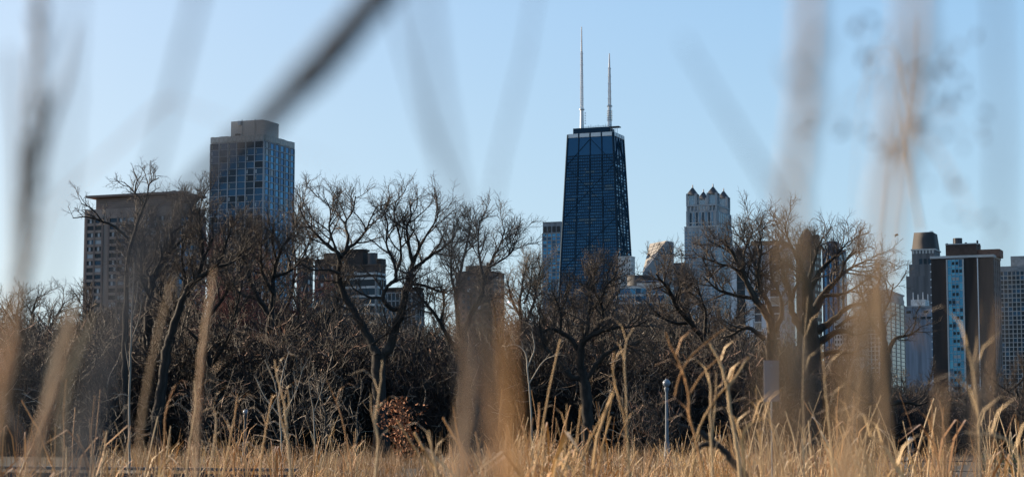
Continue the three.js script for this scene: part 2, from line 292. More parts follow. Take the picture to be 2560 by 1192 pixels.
    const sub = (n, g, mm, y) => { const q = part(n, g, mm, m); q.position.set(0, y - (y0 + y1) / 2, 0); return q; };
    const lat = new MB(), n = 26, hh = y2 - y1;
    for (const [a, c] of [[-1, -1], [1, -1], [1, 1], [-1, 1]]) lat.tube([V(a * 1.25, -hh / 2, c * 1.25), V(a * 0.75, hh / 2, c * 0.75)], 0.3, 4);
    for (let k = 0; k < n; k++) { const ya = -hh / 2 + k * hh / n, yb = ya + hh / n, w = 1.25 - 0.5 * k / n, s = k % 2 ? 1 : -1; lat.tube([V(-w * s, ya, w), V(w * s, yb, w)], 0.2, 3).tube([V(w, ya, -w * s), V(w, yb, w * s)], 0.2, 3); lat.box(0, ya, 0, 2 * w + (k % 5 ? 0 : 1.8), 0.5, 2 * w); }
    sub('lattice', lat.geo(), mat(0.5, 0.5, 0.52, 0.5), (y1 + y2) / 2);
    sub('collar', new THREE.CylinderGeometry(3.1, 3.1, 1.2, 16), M.steel, y1);
    sub('tip', new THREE.CylinderGeometry(0.55, 1.0, y3 - y2, 8), mat(0.42, 0.42, 0.45, 0.5), (y2 + y3) / 2);
    return { m, sub, y0, y1 };
  }
  const a = mast(1455, 313, 262, 115, 52, 'taller left mast');
  for (let k = 0; k < 5; k++) { const q = a.sub('dish_antenna', new THREE.BoxGeometry(1.2, 1, 1.2), M.steel, a.y0 + 8 + k * 3); q.position.x = 4; }
  const c = mast(1524.5, 313, 258, 160, 125, 'shorter right mast');
  for (let k = 0; k < 5; k++) c.sub('ring_antenna', new THREE.TorusGeometry(3, 0.35, 6, 20).rotateX(Math.PI / 2), M.steel, c.y0 + 10 + k * 2.6);
  bar('equipment_platform', b, M.dark, f.w * 0.43, ph + 0.6, 0, 12, 1.2, 8);
  for (let k = 0; k < 4; k++) bar('platform_leg', b, M.steel, f.w * 0.43 - 4 + k * 2.6, (H + ph) / 2, 3, 0.5, ph - H, 0.5);
}
{ // small white block
  plainBlock('white_block', 'small white block with square dark windows beside the black tapering tower', [1546, 1578, 1588, 642], 1500, M.white, { cols: 5, colsR: 2, seed: 12, rh: 3.4, pw: 0.42, ph: 0.42, low: 720 });
}
{ // the building with the slanted roof, turned away from the grid
  const depth = 1600, o = at(1645, HORIZON, depth), b = base('slant_roof_building', 'building with steep slanted cream roof and dark end wall', 'building', V(o.x, 0, o.z));
  const L = (px, py, dd) => { const p = at(px, py, depth + dd); return V(p.x - o.x, p.y, p.z - o.z); };
  const A = L(1625, 610, 22), B = L(1668, 602, 14), C = L(1622, 656, -10), Dd = (() => { const pn = B.clone().sub(A).cross(C.clone().sub(A)); let lo = -80, hi = 80; const side = (q) => L(1607, 682, q).sub(A).dot(pn); const s0 = side(lo); for (let k = 0; k < 50; k++) { const m = (lo + hi) / 2; if (side(m) * s0 > 0) lo = m; else hi = m; } return L(1607, 682, lo); })(), E = L(1685, 605, 26);
  const q = (p) => V(p.x, 0, p.z);
  part('wall', new ConvexGeometry([A, B, C, Dd, E, q(A).add(V(0, 0, 12)), q(B), q(C), q(Dd), q(E), L(1650, 606, 34), q(L(1650, 606, 34))]), wall(0.27, 0.27, 0.28), b);
  const n = B.clone().sub(C).cross(Dd.clone().sub(C)).normalize(), mix = (s, t) => Dd.clone().lerp(A, t).lerp(C.clone().lerp(B, t), s);
  if (n.z < 0) n.negate();
  for (let j = 0; j < 7; j++) for (let i = 0; i < 3; i++) {
    const g = new MB(), e = 0.5, p = [[i / 3 + 0.02, j / 7 + 0.01], [(i + 1) / 3 - 0.02, j / 7 + 0.01], [(i + 1) / 3 - 0.02, (j + 1) / 7 - 0.01], [i / 3 + 0.02, (j + 1) / 7 - 0.01]].map(([s, t]) => mix(s, t).addScaledVector(n, e));
    g.quad(...p); part('roof_panel', g.geo(), j < 4 && (i + j * 2) % 3 === 0 ? M.darkGlass[0] : wall(0.56, 0.5, 0.42), b);
  }
  const wn = V(E.z - B.z, 0, -(E.x - B.x)).normalize(); if (wn.z < 0) wn.negate();
  for (let j = 0; j < 14; j++) { const c = B.clone().lerp(E, 0.5); const w = bar('window_pane', b, M.darkGlass[j % 3], c.x + wn.x * 0.3, c.y - 5 - j * 4, c.z + wn.z * 0.3, 2.4, 2.6, 0.6); w.rotation.y = Math.atan2(wn.x, wn.z); }
}
plainBlock('dark_block', 'dark narrow block between the slanted roof and the turreted tower', [1684, 1712, 1722, 658], 1900, M.slate, { cols: 0, colsR: 0 });
// ---- the grey tower with four lantern turrets
{
  const f = footprint(1716, 1793, 1827, 525, 2050), b = building('turret_tower', 'grey stone tower crowned by four pyramid roofed lantern turrets', f), st = wall(0.4, 0.42, 0.44), top = f.h, shoulder = f.lv(566);
  body(b, f, st, top, shoulder - 1, f.w, f.d, 0, 0, 'upper_wall');
  body(b, f, st, shoulder, 0, f.w + 3, f.d + 4);
  bar('cornice', b, M.pale, 0, shoulder + 0.4, 0, f.w + 3.6, 1.1, f.d + 4.6);
  bar('cornice', b, M.pale, 0, f.lv(555), 0, f.w + 0.7, 0.8, f.d + 0.7);
  const blue = glass(0.14, 0.22, 0.3, 0.35, 0.25);
  for (const side of ['front', 'right']) {
    const put = face(f, side), span = side === 'front' ? f.w : f.d, n = side === 'front' ? 8 : 12;
    for (let k = 0; k < n; k++) put(b, 'window_strip', k % 2 ? blue : M.darkGlass[0], -span / 2 + 3.4 + (k + 0.5) * (span - 6.8) / n, (top + shoulder) / 2, 0.05, (span - 6.8) / n * 0.5, top - shoulder - 3.5, 0.3);
    for (const s of [-1, 1]) put(b, 'corner_pier', st, s * (span / 2 - 1.6), (top + shoulder) / 2, 0.5, 2.6, top - shoulder, 1.4);
    const g = { ...f, w: f.w + 3, d: f.d + 4 };
    facade(b, g, side, { cols: side === 'front' ? 9 : 14, rows: 56, y0: shoulder - 4 - 56 * 3.5, y1: shoulder - 4, seed: 5, most: 0, paneW: 0.5, paneH: 0.55, pane: (i, j, r) => blue });
    const m = n; for (let k = 0; k <= m; k++) put(b, 'arcade_pier', st, -span / 2 + 1 + k * (span - 2) / m, (top + f.lv(512)) / 2, -1, side === 'front' ? 1.5 : 1.7, f.lv(512) - top, 1.6);
    put(b, 'arcade_beam', st, 0, f.lv(511), -1, span - 0.5, 1.9, 2);
  }
  const tx = f.w / 2 - 5.6, tz = f.d / 2 - 6, y0 = f.lv(511), y1 = f.lv(485);
  for (const [sx, sz, who] of [[-1, 1, 'left turret'], [1, 1, 'nearest turret'], [1, -1, 'right turret'], [-1, -1, 'hidden rear turret']]) {
    const t = new THREE.Group(); t.name = 'turret'; t.position.set(sx * tx, 0, sz * tz); t.userData.label = who; b.add(t);
    bar('turret_base', t, st, 0, (top + y0) / 2 + 0.5, 0, 8, y0 - top + 1, 8);
    bar('lantern', t, glass(0.3, 0.4, 0.48, 0.3, 0.25), 0, (y0 + y1) / 2, 0, 6.6, y1 - y0, 6.6);
    for (const [a, c] of [[-1, 1], [1, 1], [1, -1], [-1, -1]]) bar('fin', t, st, a * 4.6, (y0 + y1) / 2 + 0.8, c * 4.6, 2.1, y1 - y0 + 2, 2.1);
    for (let k = 1; k < 4; k++) { bar('mullion', t, M.steel, -3.3 + k * 1.65, (y0 + y1) / 2, 3.4, 0.28, y1 - y0, 0.3); bar('mullion', t, M.steel, 0, y0 + k * (y1 - y0) / 4, 3.42, 6.6, 0.28, 0.3); }
    bar('eave', t, st, 0, y1 + 0.3, 0, 8.6, 1, 8.6);
    const rf = part('roof', new THREE.ConeGeometry(7.8, f.lv(464) - y1, 4).rotateY(Math.PI / 4), M.slate, t); rf.position.y = (y1 + f.lv(464)) / 2 + 0.8;
    const fi = part('finial', new THREE.CylinderGeometry(0.5, 1.0, f.lv(457) - f.lv(468), 6), M.pale, t); fi.position.y = (f.lv(457) + f.lv(468)) / 2;
  }
}
{ // low glass building
  const f = footprint(1548, 1660, 1684, 712, 1100), b = building('glass_building', 'low glass banded building with a dark rounded rooftop drum', f);
  body(b, f, M.stone, f.h);
  facade(b, f, 'front', { cols: 8, rows: 8, y0: f.h - 9 * 4, y1: f.h - 1, slab: 1.1, slabMat: M.white, pier: 0.25, pierMat: M.steel, seed: 8, most: 70, pane: (i, j, r) => pick(M.blueGlass, r) });
  facade(b, f, 'right', { cols: 3, rows: 8, y0: f.h - 9 * 4, y1: f.h - 1, slab: 1.1, slabMat: M.white, pier: 0.25, pierMat: M.steel, seed: 9, most: 30, pane: (i, j, r) => pick(M.darkGlass, r) });
  const d = part('roof_drum', new THREE.CylinderGeometry(6, 6, f.lv(684) - f.h, 28), M.slate, b); d.position.set(-f.w * 0.15, (f.h + f.lv(684)) / 2, 0); d.scale.x = 1.2;
  bar('roof_terrace', b, M.pale, f.w * 0.18, f.h + 0.8, 0, f.w * 0.6, 1.4, f.d * 0.8);
  bar('canopy', b, M.blueWall, f.w * 0.05, f.lv(700), 0, f.w * 0.5, 0.8, f.d * 0.6);
}
{ // white slab with window columns
  const f = footprint(1826, 1952, 1986, 612, 700), b = building('white_slab', 'white apartment slab with dark window columns behind the big oak', f), top = f.h - 1;
  body(b, f, wall(0.68, 0.7, 0.73), f.h);
  bar('roof_cap', b, M.tan, f.w * 0.2, f.h + 0.8, 0, f.w * 0.6, 1.8, f.d * 0.9);
  for (const [a, c, m] of [[-0.37, -0.21, 0], [-0.02, 0.11, 1], [0.29, 0.47, 1]])
    facade(b, f, 'front', { u0: a * f.w, u1: c * f.w, cols: 1, rows: 22, y0: top - 22 * 2.95, y1: top, slab: 0.5, slabMat: m ? M.pale : M.slate, seed: 4 + m, low: f.lv(930), most: 22, pane: (i, j, r) => m ? (r() < 0.35 ? M.curtainWarm : pick(M.darkGlass, r)) : M.darkGlass[1] });
  facade(b, f, 'right', { cols: 3, rows: 22, y0: top - 22 * 2.95, y1: top, paneW: 0.55, paneH: 0.5, seed: 2, most: 60, pane: (i, j, r) => pick(M.darkGlass, r) });
}
{ // brown tower with hipped roof
  const f = footprint(1990, 2036, 2054, 612, 900), b = building('hip_roof_tower', 'brown tower with steep dark hipped roof and small spikes', f);
  body(b, f, M.brown, f.h); bar('cornice', b, M.tan, 0, f.h, 0, f.w + 0.8, 1, f.d + 0.8);
  const rf = part('roof', new THREE.CylinderGeometry(f.w * 0.14, f.w * 0.6, f.lv(571) - f.h, 4).rotateY(Math.PI / 4), M.slate, b); rf.position.set(-f.w * 0.08, (f.h + f.lv(571)) / 2 + 0.4, 0); rf.scale.z = f.d / f.w;
  for (let k = 0; k < 4; k++) bar('spike', b, M.dark, -f.w * 0.08 - 1.3 + k * 0.85, f.lv(566), 0, 0.16, 2.6, 0.16);
  for (let k = 0; k < 2; k++) bar('dormer', b, M.brown, f.w * 0.38, f.h + 2 + k, -f.d * 0.2 + k, 2.4, 5, 3);
  for (const s of ['front', 'right']) facade(b, f, s, { cols: s === 'front' ? 4 : 3, rows: 24, y0: f.h - 3 - 24 * 3.1, y1: f.h - 3, paneW: 0.45, paneH: 0.5, seed: 5, low: f.lv(860), most: 70, pane: (i, j, r) => pick(M.darkGlass, r) });
}
{
  const { b, f } = plainBlock('striped_tower', 'blue glass tower with vertical stripes behind the right half of the big oak', [2056, 2098, 2117, 622], 1900, M.blueWall, { cols: 0, colsR: 0 });
  bar('setback', b, M.blueWall, -f.w * 0.05, (f.h + f.lv(600)) / 2, 0, f.w * 0.5, f.lv(600) - f.h, f.d * 0.5);
  for (const side of ['front', 'right']) { const put = face(f, side), span = side === 'front' ? f.w : f.d; for (let k = 0; k < 7; k++) put(b, 'window_strip', k % 2 ? M.blueGlass[0] : M.darkGlass[0], -span / 2 + (k + 0.5) * span / 7, f.h / 2, 0.1, span / 7 * 0.55, f.h - 6, 0.5); }
}
plainBlock('pale_block', 'pale low block with dotted windows right of the big oak', [2086, 2150, 2172, 792], 1200, M.concrete, { cols: 9, colsR: 3, seed: 15, rh: 3.1, pw: 0.5, ph: 0.5, low: 960 });
{ // balcony grid with a bowed corner
  const f = footprint(2168, 2216, 2262, 736, 1300), b = building('bowed_building', 'pale balcony grid building with flat overhanging roof left of the grey blank wall', f), top = f.lv(750);
  body(b, f, M.concrete, f.h); bar('roof_slab', b, M.pale, -1, f.lv(724), 0, f.w + 2.4, 1, f.d + 1.5); bar('attic', b, M.concrete, 0, (f.h + f.lv(724)) / 2, 0, f.w * 0.96, f.lv(724) - f.h, f.d * 0.96);
  facade(b, f, 'front', { cols: 5, rows: 28, y0: top - 28 * 2.8, y1: top, slab: 0.7, slabMat: M.white, pier: 0.7, pierMat: M.white, seed: 3, low: f.lv(930), most: 110, pane: (i, j, r) => pick(M.darkGlass, r) });
  facade(b, f, 'right', { cols: 4, rows: 28, y0: top - 28 * 2.8, y1: top, slab: 0.4, slabMat: M.concrete, pier: 0.8, pierMat: M.concrete, seed: 4, low: f.lv(930), most: 100, pane: (i, j, r) => M.darkGlass[1] });
}
{ // blank grey wall with rooftop plant
  const f = footprint(2264, 2330, 2350, 768, 950), b = building('blank_building', 'blue grey building with a blank wall and few small windows', f);
  body(b, f, wall(0.26, 0.3, 0.36), f.h); bar('parapet', b, M.stone, 0, f.h + 0.3, 0, f.w + 0.4, 0.9, f.d + 0.4);
  const put = face(f, 'front'); for (const [u, py] of [[-0.36, 779], [0.3, 779], [-0.12, 794], [0.18, 794], [0.42, 794]]) put(b, 'window_pane', M.darkGlass[1], u * f.w, f.lv(py), 0.05, 2.2, 1.2, 0.2);
  bar('rooftop_unit', b, M.white, -1, (f.h + f.lv(746)) / 2, 0, f.w * 0.55, f.lv(746) - f.h, f.d * 0.5);
  for (let k = 0; k < 4; k++) bar('flue_pipe', b, M.lightPaint, -4 + k * 2.4, f.lv(742), 2, 0.3, 6 - (k % 2) * 2, 0.3);
  bar('step_block', b, M.stone, -f.w * 0.42, f.lv(766) - 1, 2, f.w * 0.14, 4, f.d * 0.4);
}
{ // old stone tower with mansard roof
  const f = footprint(2281, 2338, 2352, 623, 1700), b = building('mansard_tower', 'old grey stone tower with a dark mansard roof', f), st = wall(0.17, 0.172, 0.18);
  body(b, f, st, f.h);
  bar('shoulder', b, st, -f.w * 0.06, f.lv(660) / 2, 0, f.w * 1.1, f.lv(660), f.d * 1.2);
  bar('shoulder', b, st, -f.w * 0.1, f.lv(690) / 2, 0, f.w * 1.24, f.lv(690), f.d * 1.4);
  bar('cornice', b, M.pale, 0, f.h, 0, f.w + 1.6, 1.2, f.d + 1.6);
  const rf = part('roof', new THREE.CylinderGeometry(0.58, 0.705, f.lv(579) - f.h, 4).rotateY(Math.PI / 4), mat(0.06, 0.052, 0.05, 0.8), b); rf.scale.set(f.w, 1, f.d); rf.position.y = (f.h + f.lv(579)) / 2;
  bar('roof_rail', b, M.steel, 2, f.lv(576), 0, f.w * 0.5, 0.5, 0.5); bar('roof_antenna', b, M.steel, f.w * 0.25, f.lv(574), 0, 3, 0.5, 0.5);
  const put = face(f, 'front'); for (let k = 0; k < 7; k++) put(b, 'arch_trim', M.pale, -f.w / 2 + (k + 0.5) * f.w / 7, f.lv(628), 0.2, f.w / 7 * 0.5, 3.4, 0.6);
  for (let k = 0; k < 3; k++) put(b, 'window_strip', M.darkGlass[k % 2], f.w * (-0.12 + k * 0.2), f.h * 0.5, 0.2, 2.4, f.h - 16, 0.6);
  for (let k = 0; k < 9; k++) put(b, 'balcony_band', M.pale, f.w * 0.08, f.lv(668 + k * 9), 0.5, f.w * 0.46, 1, 1.2);
}
{ // brown brick slab with the blue window strip
  const f = footprint(2329, 2484, 2502, 640, 700), b = building('brick_slab', 'dark brown brick slab with one blue window strip', f), top = f.h - 0.8, put = face(f, 'front'), STRIP = [glass(0.07, 0.24, 0.36, 0.6), glass(0.045, 0.18, 0.3, 0.6), glass(0.02, 0.08, 0.15, 0.6)];
  body(b, f, M.darkBrick, f.h); bar('roof_edge', b, M.pale, 0, f.h + 0.15, 0, f.w + 0.7, 0.9, f.d + 0.7);
  const u = (px) => (px - 2329) / 155 * f.w - f.w / 2;
  facade(b, f, 'front', { u0: u(2371), u1: u(2408), cols: 4, rows: 22, y0: top - 22 * 2.8, y1: top, slab: 0.18, slabMat: M.steel, pier: 0.12, pierMat: M.steel, seed: 21, most: 88, low: f.lv(1000), pane: (i, j, r) => { const k = r(); return k < 0.3 ? STRIP[0] : k < 0.85 ? STRIP[1] : STRIP[2]; }, tint: (p, i, j, r, s) => { if (i % 3) inset(p, r < 0.25 ? M.curtain : M.darkGlass[1], s, 0, r < 0.25 ? 0.9 : 0.75, 0.45); else if (r > 0.8) inset(p, M.darkGlass[0], s, 0, 0.8, 0.5); } });
  for (const px of [2369, 2410]) put(b, 'strip_frame', M.pale, u(px), f.h / 2, 0.3, 0.45, f.h - 1.5, 0.7);
  put(b, 'downpipe', M.lightPaint, u(2446), f.h / 2, 0.25, 0.34, f.h - 1.2, 0.4);
  for (let j = 0; j < 22; j++) put(b, 'balcony_light', M.lightPaint, -f.w / 2 - 0.15, top - 1.4 - j * 2.8, 0.1, 0.4, 0.4, 0.5);
  const sideFace = face(f, 'right');
  for (let k = 0; k < 4; k++) sideFace(b, 'downpipe', M.stone, -f.d / 2 + (k + 0.5) * f.d / 4, f.h / 2, 0.2, 0.35, f.h - 1, 0.4);
  facade(b, f, 'right', { cols: 4, rows: 22, y0: top - 22 * 2.8, y1: top, paneW: 0.4, paneH: 0.5, seed: 3, most: 88, low: f.lv(900), pane: (i, j, r) => M.darkGlass[0] });
  const pt = f.lv(606); bar('penthouse', b, M.darkBrick, u(2400), (f.h + pt) / 2 + 0.3, -1, f.w * 0.5, pt - f.h, f.d * 0.6);
  bar('penthouse_edge', b, M.steel, u(2400), pt + 0.3, -1, f.w * 0.51, 0.35, f.d * 0.62);
  const p2 = f.lv(621); bar('penthouse', b, M.brick, u(2466), (f.h + p2) / 2 + 0.3, -1.5, f.w * 0.38, p2 - f.h, f.d * 0.5);
  const tank = part('water_tank', new THREE.CylinderGeometry(1.6, 1.6, 2.6, 20), M.slate, b); tank.position.set(u(2386), pt + 1.6, -1);
  for (let k = 0; k < 10; k++) { const a = k / 10 * 2 * Math.PI, q = part('tank_rib', CUBE, M.dark, tank); q.position.set(Math.cos(a) * 1.6, 0, Math.sin(a) * 1.6); q.scale.set(0.16, 2.5, 0.16); }
  for (const [px, h] of [[2360, 1.1], [2408, 1.2], [2415, 0.7]]) bar('roof_vent', b, M.dark, u(px), pt + h / 2, 0, 0.7, h, 0.7);
  bar('chimney', b, M.dark, u(2435), pt + 0.9, -2, 0.6, 2.2, 0.6); bar('roof_vent', b, M.dark, u(2438), pt + 0.2, -1, 1.4, 0.9, 1);
  for (const px of [2420, 2432, 2443, 2470]) put(b, 'lobby_column', M.lightPaint, u(px), f.lv(975), 0.8, px === 2420 ? 0.9 : 0.6, 4.2, 0.8);
}
{ // gridded slab at the right edge
  const f = footprint(2500, 2604, 2640, 664, 1250), b = building('gridded_slab', 'tall pale gridded slab cut by the right edge of the picture', f), top = f.h - 3;
  body(b, f, M.slate, f.h); bar('parapet', b, M.stone, 0, f.h - 1.5, 0, f.w + 1, 3.4, f.d + 1);
  bar('penthouse', b, M.stone, f.w * 0.1, (f.h + f.lv(633)) / 2, 0, f.w * 0.8, f.lv(633) - f.h, f.d * 0.6);
  bar('roof_vent', b, M.steel, -f.w * 0.12, f.lv(632), 0, 3, 1.5, 2);
  const g = wall(0.5, 0.47, 0.44);
  facade(b, f, 'front', { cols: 10, rows: 36, y0: top - 36 * 2.86, y1: top, slab: 0.5, slabMat: g, pier: 0.5, pierMat: g, seed: 31, low: f.lv(960), most: 290, pane: (i, j, r) => r() < 0.1 ? M.blueGlass[3] : pick(M.darkGlass, r) });
}

// ------------------------------------------------------------------ trees
const bark = mat(0.038, 0.031, 0.026, 0.95, { map: BARK }), twigM = mat(0.062, 0.046, 0.036, 0.75), dimTwig = mat(0.058, 0.042, 0.032, 0.75), paleBark = mat(0.42, 0.37, 0.31, 0.9, { map: BARK }), redTwig = mat(0.12, 0.045, 0.04, 0.9), bark2 = mat(0.085, 0.066, 0.05, 0.95, { map: BARK });
function growFrom(mb, r, pts, rad, level, o) { // side branches along a limb, then on those, and so on
  const n = pts.length; let len = 0; for (let k = 1; k < n; k++) len += pts[k].distanceTo(pts[k - 1]);
  const L = o.levels[level]; if (!L) return;
  const count = Math.max(L.min ?? 2, Math.round(len * L.per));
  for (let c = 0; c < count; c++) {
    const t = L.from + (1 - L.from) * (c + r()) / count, f = t * (n - 1), k = Math.min(n - 2, Math.floor(f)), p = pts[k].clone().lerp(pts[k + 1], f - k), dir = pts[k + 1].clone().sub(pts[k]).normalize();
    const q = V(r() - 0.5, r() - 0.5, (r() - 0.5) * 1.2).cross(dir).normalize(), ang = (L.ang ?? 50) * (0.65 + 0.6 * r()) * D2R;
    const d = dir.clone().multiplyScalar(Math.cos(ang)).addScaledVector(q, Math.sin(ang)); d.y += L.up ?? 0.12; d.normalize();
    const l = L.len * (0.55 + 0.8 * r()) * (1 - 0.35 * t), r0 = Math.min((rad[k] + (rad[k + 1] - rad[k]) * (f - k)) * 0.75, L.r), segs = L.segs, cp_ = [p], cr = [r0]; let cur = p, cd = d;
    for (let s = 1; s <= segs; s++) { cd = cd.clone().add(V((r() - 0.5) * L.bend, (r() - 0.5) * L.bend + (L.lift ?? 0.05), (r() - 0.5) * L.bend)).normalize(); cur = cur.clone().addScaledVector(cd, l / segs); cp_.push(cur); cr.push(r0 + (L.tip - r0) * s / segs); }
    if (o.hue) mb.col = o.hue(r, level); mb.tube(cp_, cr, L.sides); growFrom(mb, r, cp_, cr, level + 1, o);
  }
}
const LEV = (s = 1, dense = 1, bend = 0.55) => ({ levels: [
  { per: 1.9 * dense, from: 0.25, len: 2.4 * s, r: 0.06 * s, tip: 0.016, segs: 5, bend, sides: 4, ang: 50, up: 0.2 },
  { per: 3.8 * dense, from: 0.12, len: 1.2 * s, r: 0.02, tip: 0.008, segs: 4, bend: bend * 1.1, sides: 3, ang: 48 },
  { per: 8 * dense, from: 0.1, len: 0.55 * s, r: 0.011, tip: 0.0055, segs: 2, bend: bend * 1.2, sides: 3, ang: 46 }] });
// limbs: lists of [px, py, half width in px, depth shift]; the first list is the trunk
function skeletonTree(name, label, depth, limbs, o = {}) {
  const first = limbs[0][0], foot = at(first[0], first[1], depth), b = base(name, label, 'tree', V(foot.x, 0, -depth), o.group), r = seeded(o.seed ?? 7), k = depth / FOCAL;
  const crown = new MB(), bm = o.bark ?? bark;
  limbs.forEach((l, li) => {
    let dz = 0; const drift = li ? (r() - 0.5) * 1.1 : 0; const ctl = l.map(([x, y, w, z], i) => { if (z !== undefined) dz = z; else if (i) dz += drift * 0.8; const p = at(x, y, depth - dz); return [V(p.x - foot.x, p.y, p.z + depth), w * k]; });
    if (!li) ctl.unshift([V(ctl[0][0].x, -0.3, ctl[0][0].z), ctl[0][1] * 1.3]);
    const curve = new THREE.CatmullRomCurve3(ctl.map((c) => c[0]), false, 'centripetal'), n = (ctl.length - 1) * 4, pts = [], rad = [];
    for (let i = 0; i <= n; i++) { const p = curve.getPoint(i / n), q = i / 4, a = Math.min(ctl.length - 2, Math.floor(q)); const rr = ctl[a][1] + (ctl[a + 1][1] - ctl[a][1]) * (q - a); p.add(V((r() - 0.5), (r() - 0.5), r() - 0.5).multiplyScalar(Math.min(0.12, rr * 0.6))); pts.push(p); rad.push(rr * (0.92 + 0.16 * r())); }
    part(li ? 'limb' : 'trunk', new MB().tube(pts, rad, li ? 6 : 9).geo(), bm, b);
    if (li || o.trunkTwigs) growFrom(crown, r, pts, rad, 0, o.lev ?? LEV());
  });
  part('crown', crown.geo(), o.twig ?? twigM, b);
  return b;
}
skeletonTree('cottonwood_tree', 'large bare cottonwood forking low into two wide crowns, centre left', 114, [
  [[952, 1090, 20], [948, 1000, 17], [946, 930, 17], [947, 885, 18]],
  [[945, 890, 13], [930, 865, 11], [915, 830, 10], [886, 782, 9], [857, 727, 8], [846, 682, 8], [851, 640, 8]],
  [[851, 645, 6], [838, 628, 5], [811, 606, 4], [785, 581, 3], [757, 541, 2.4], [745, 510, 1.6]],
  [[853, 642, 6], [868, 624, 5], [892, 604, 4], [913, 578, 3], [922, 556, 2.2], [942, 515, 1.4]],
  [[862, 630, 5], [870, 590, 3.5], [862, 560, 2.6], [882, 525, 2], [888, 490, 1.4]],
  [[848, 650, 5], [835, 610, 3], [822, 570, 2.4], [826, 530, 1.8], [812, 495, 1.2]],
  [[848, 686, 4], [826, 675, 3], [780, 674, 2], [752, 660, 1.4]],
  [[958, 890, 13], [972, 870, 12], [987, 823, 11], [1007, 762, 10], [1021, 707, 9], [1027, 677, 8]],
  [[1027, 680, 6], [1030, 655, 5], [1022, 611, 4], [1016, 571, 3], [1027, 541, 2.2], [1022, 498, 1.4]],
  [[1028, 676, 6], [1052, 660, 4.5], [1074, 641, 4], [1113, 616, 3], [1140, 585, 1.6]],
  [[1030, 665, 5], [1044, 631, 4], [1064, 591, 3], [1090, 551, 2], [1100, 515, 1.3]],
  [[1003, 775, 7], [977, 770, 6], [958, 745, 5.5], [968, 716, 5], [988, 697, 4.5], [983, 656, 3.5], [966, 610, 2.6], [968, 560, 2], [960, 525, 1.4]],
  [[986, 690, 4], [1002, 640, 3], [998, 590, 2.4], [985, 540, 1.8], [990, 500, 1.2]],
  [[1022, 710, 4.5], [1062, 714, 4], [1093, 727, 3], [1118, 733, 1.6]],
  [[962, 745, 4], [921, 742, 3], [882, 720, 2], [870, 700, 1.2]],
  [[930, 860, 4], [960, 838, 2.6], [985, 830, 1.6]],
], { seed: 21, lev: LEV(0.95, 1.1, 0.6) });
skeletonTree('slim_forked_tree', 'slim bare tree with fine upright twigs in front of the brick tower', 113, [
  [[1155, 1090, 14], [1154, 1000, 12], [1156, 900, 11], [1157, 850, 10]],
  [[1157, 855, 9], [1162, 825, 8], [1180, 782, 7.5], [1203, 737, 6], [1211, 702, 5], [1224, 662, 4], [1250, 612, 2], [1262, 575, 1.2]],
  [[1156, 850, 8], [1146, 800, 6], [1140, 740, 5], [1148, 690, 4], [1160, 640, 3], [1172, 590, 2], [1178, 555, 1.2]],
  [[1211, 705, 4], [1200, 650, 3], [1195, 600, 2], [1200, 550, 1.2]],
  [[1222, 668, 3], [1252, 652, 2.4], [1280, 630, 1.5], [1292, 600, 1]],
  [[1142, 750, 4], [1128, 690, 3], [1128, 630, 2], [1136, 570, 1.2]],
  [[1154, 885, 8], [1120, 843, 6], [1094, 797, 5], [1068, 762, 4], [1045, 735, 2.4], [1030, 700, 1.4]],
  [[1100, 806, 4], [1110, 760, 2.6], [1102, 715, 1.5]],
], { seed: 31, lev: LEV(0.8, 1.45, 0.4) });
skeletonTree('gnarled_tree', 'gnarled bare tree reaching over the left apartment block roof', 118, [
  [[318, 1090, 11], [312, 980, 9], [310, 880, 8], [314, 760, 7]],
  [[314, 770, 6], [315, 700, 6], [319, 640, 5], [341, 560, 4], [356, 512, 3], [336, 482, 2], [308, 455, 1.2]],
  [[346, 545, 4], [366, 492, 2.6], [372, 460, 2], [396, 444, 1.1]],
  [[336, 482, 2.4], [340, 455, 1.6], [352, 438, 1]],
  [[318, 596, 4], [286, 567, 3.4], [251, 552, 2.6], [215, 542, 2], [180, 545, 1.2]],
  [[252, 552, 2.4], [226, 520, 1.6], [200, 508, 1]],
  [[315, 720, 4], [350, 690, 3], [380, 655, 2], [392, 610, 1.2]],
], { seed: 41, lev: LEV(0.62, 1.0, 0.6) });
skeletonTree('dark_tree', 'dark crooked tree rising between the two left apartment towers', 122, [
  [[362, 1090, 15], [366, 980, 13], [366, 880, 12], [370, 780, 11]],
  [[370, 790, 9], [372, 743, 9], [384, 678, 8], [422, 628, 6], [428, 560, 4], [440, 510, 2]],
  [[372, 740, 7], [350, 690, 5], [360, 620, 3], [352, 570, 1.6]],
  [[420, 632, 5], [452, 600, 4], [478, 545, 3], [470, 500, 1.6]],
  [[384, 684, 5], [402, 640, 3.4], [396, 580, 1.6]],
  [[430, 580, 3], [462, 560, 2.4], [490, 520, 1.4]],
], { seed: 51, lev: LEV(0.9, 1.3, 0.6) });
skeletonTree('leaning_tree', 'dark tree leaning right in front of the tall grid tower', 116, [
  [[385, 1090, 14], [402, 980, 13], [415, 880, 12], [424, 839, 12]],
  [[424, 845, 10], [447, 769, 9], [482, 703, 8], [533, 670, 6], [566, 604, 3], [576, 560, 1.6]],
  [[482, 705, 6], [504, 660, 5], [503, 592, 3.4], [498, 522, 1.8], [512, 480, 1.1]],
  [[535, 668, 5], [570, 660, 3.5], [605, 630, 2.4], [622, 580, 1.3]],
  [[450, 765, 5], [462, 700, 4], [452, 640, 3], [466, 580, 1.6]],
  [[505, 650, 4], [530, 600, 2.6], [528, 545, 1.4]],
], { seed: 61, lev: LEV(0.85, 1.3, 0.6) });
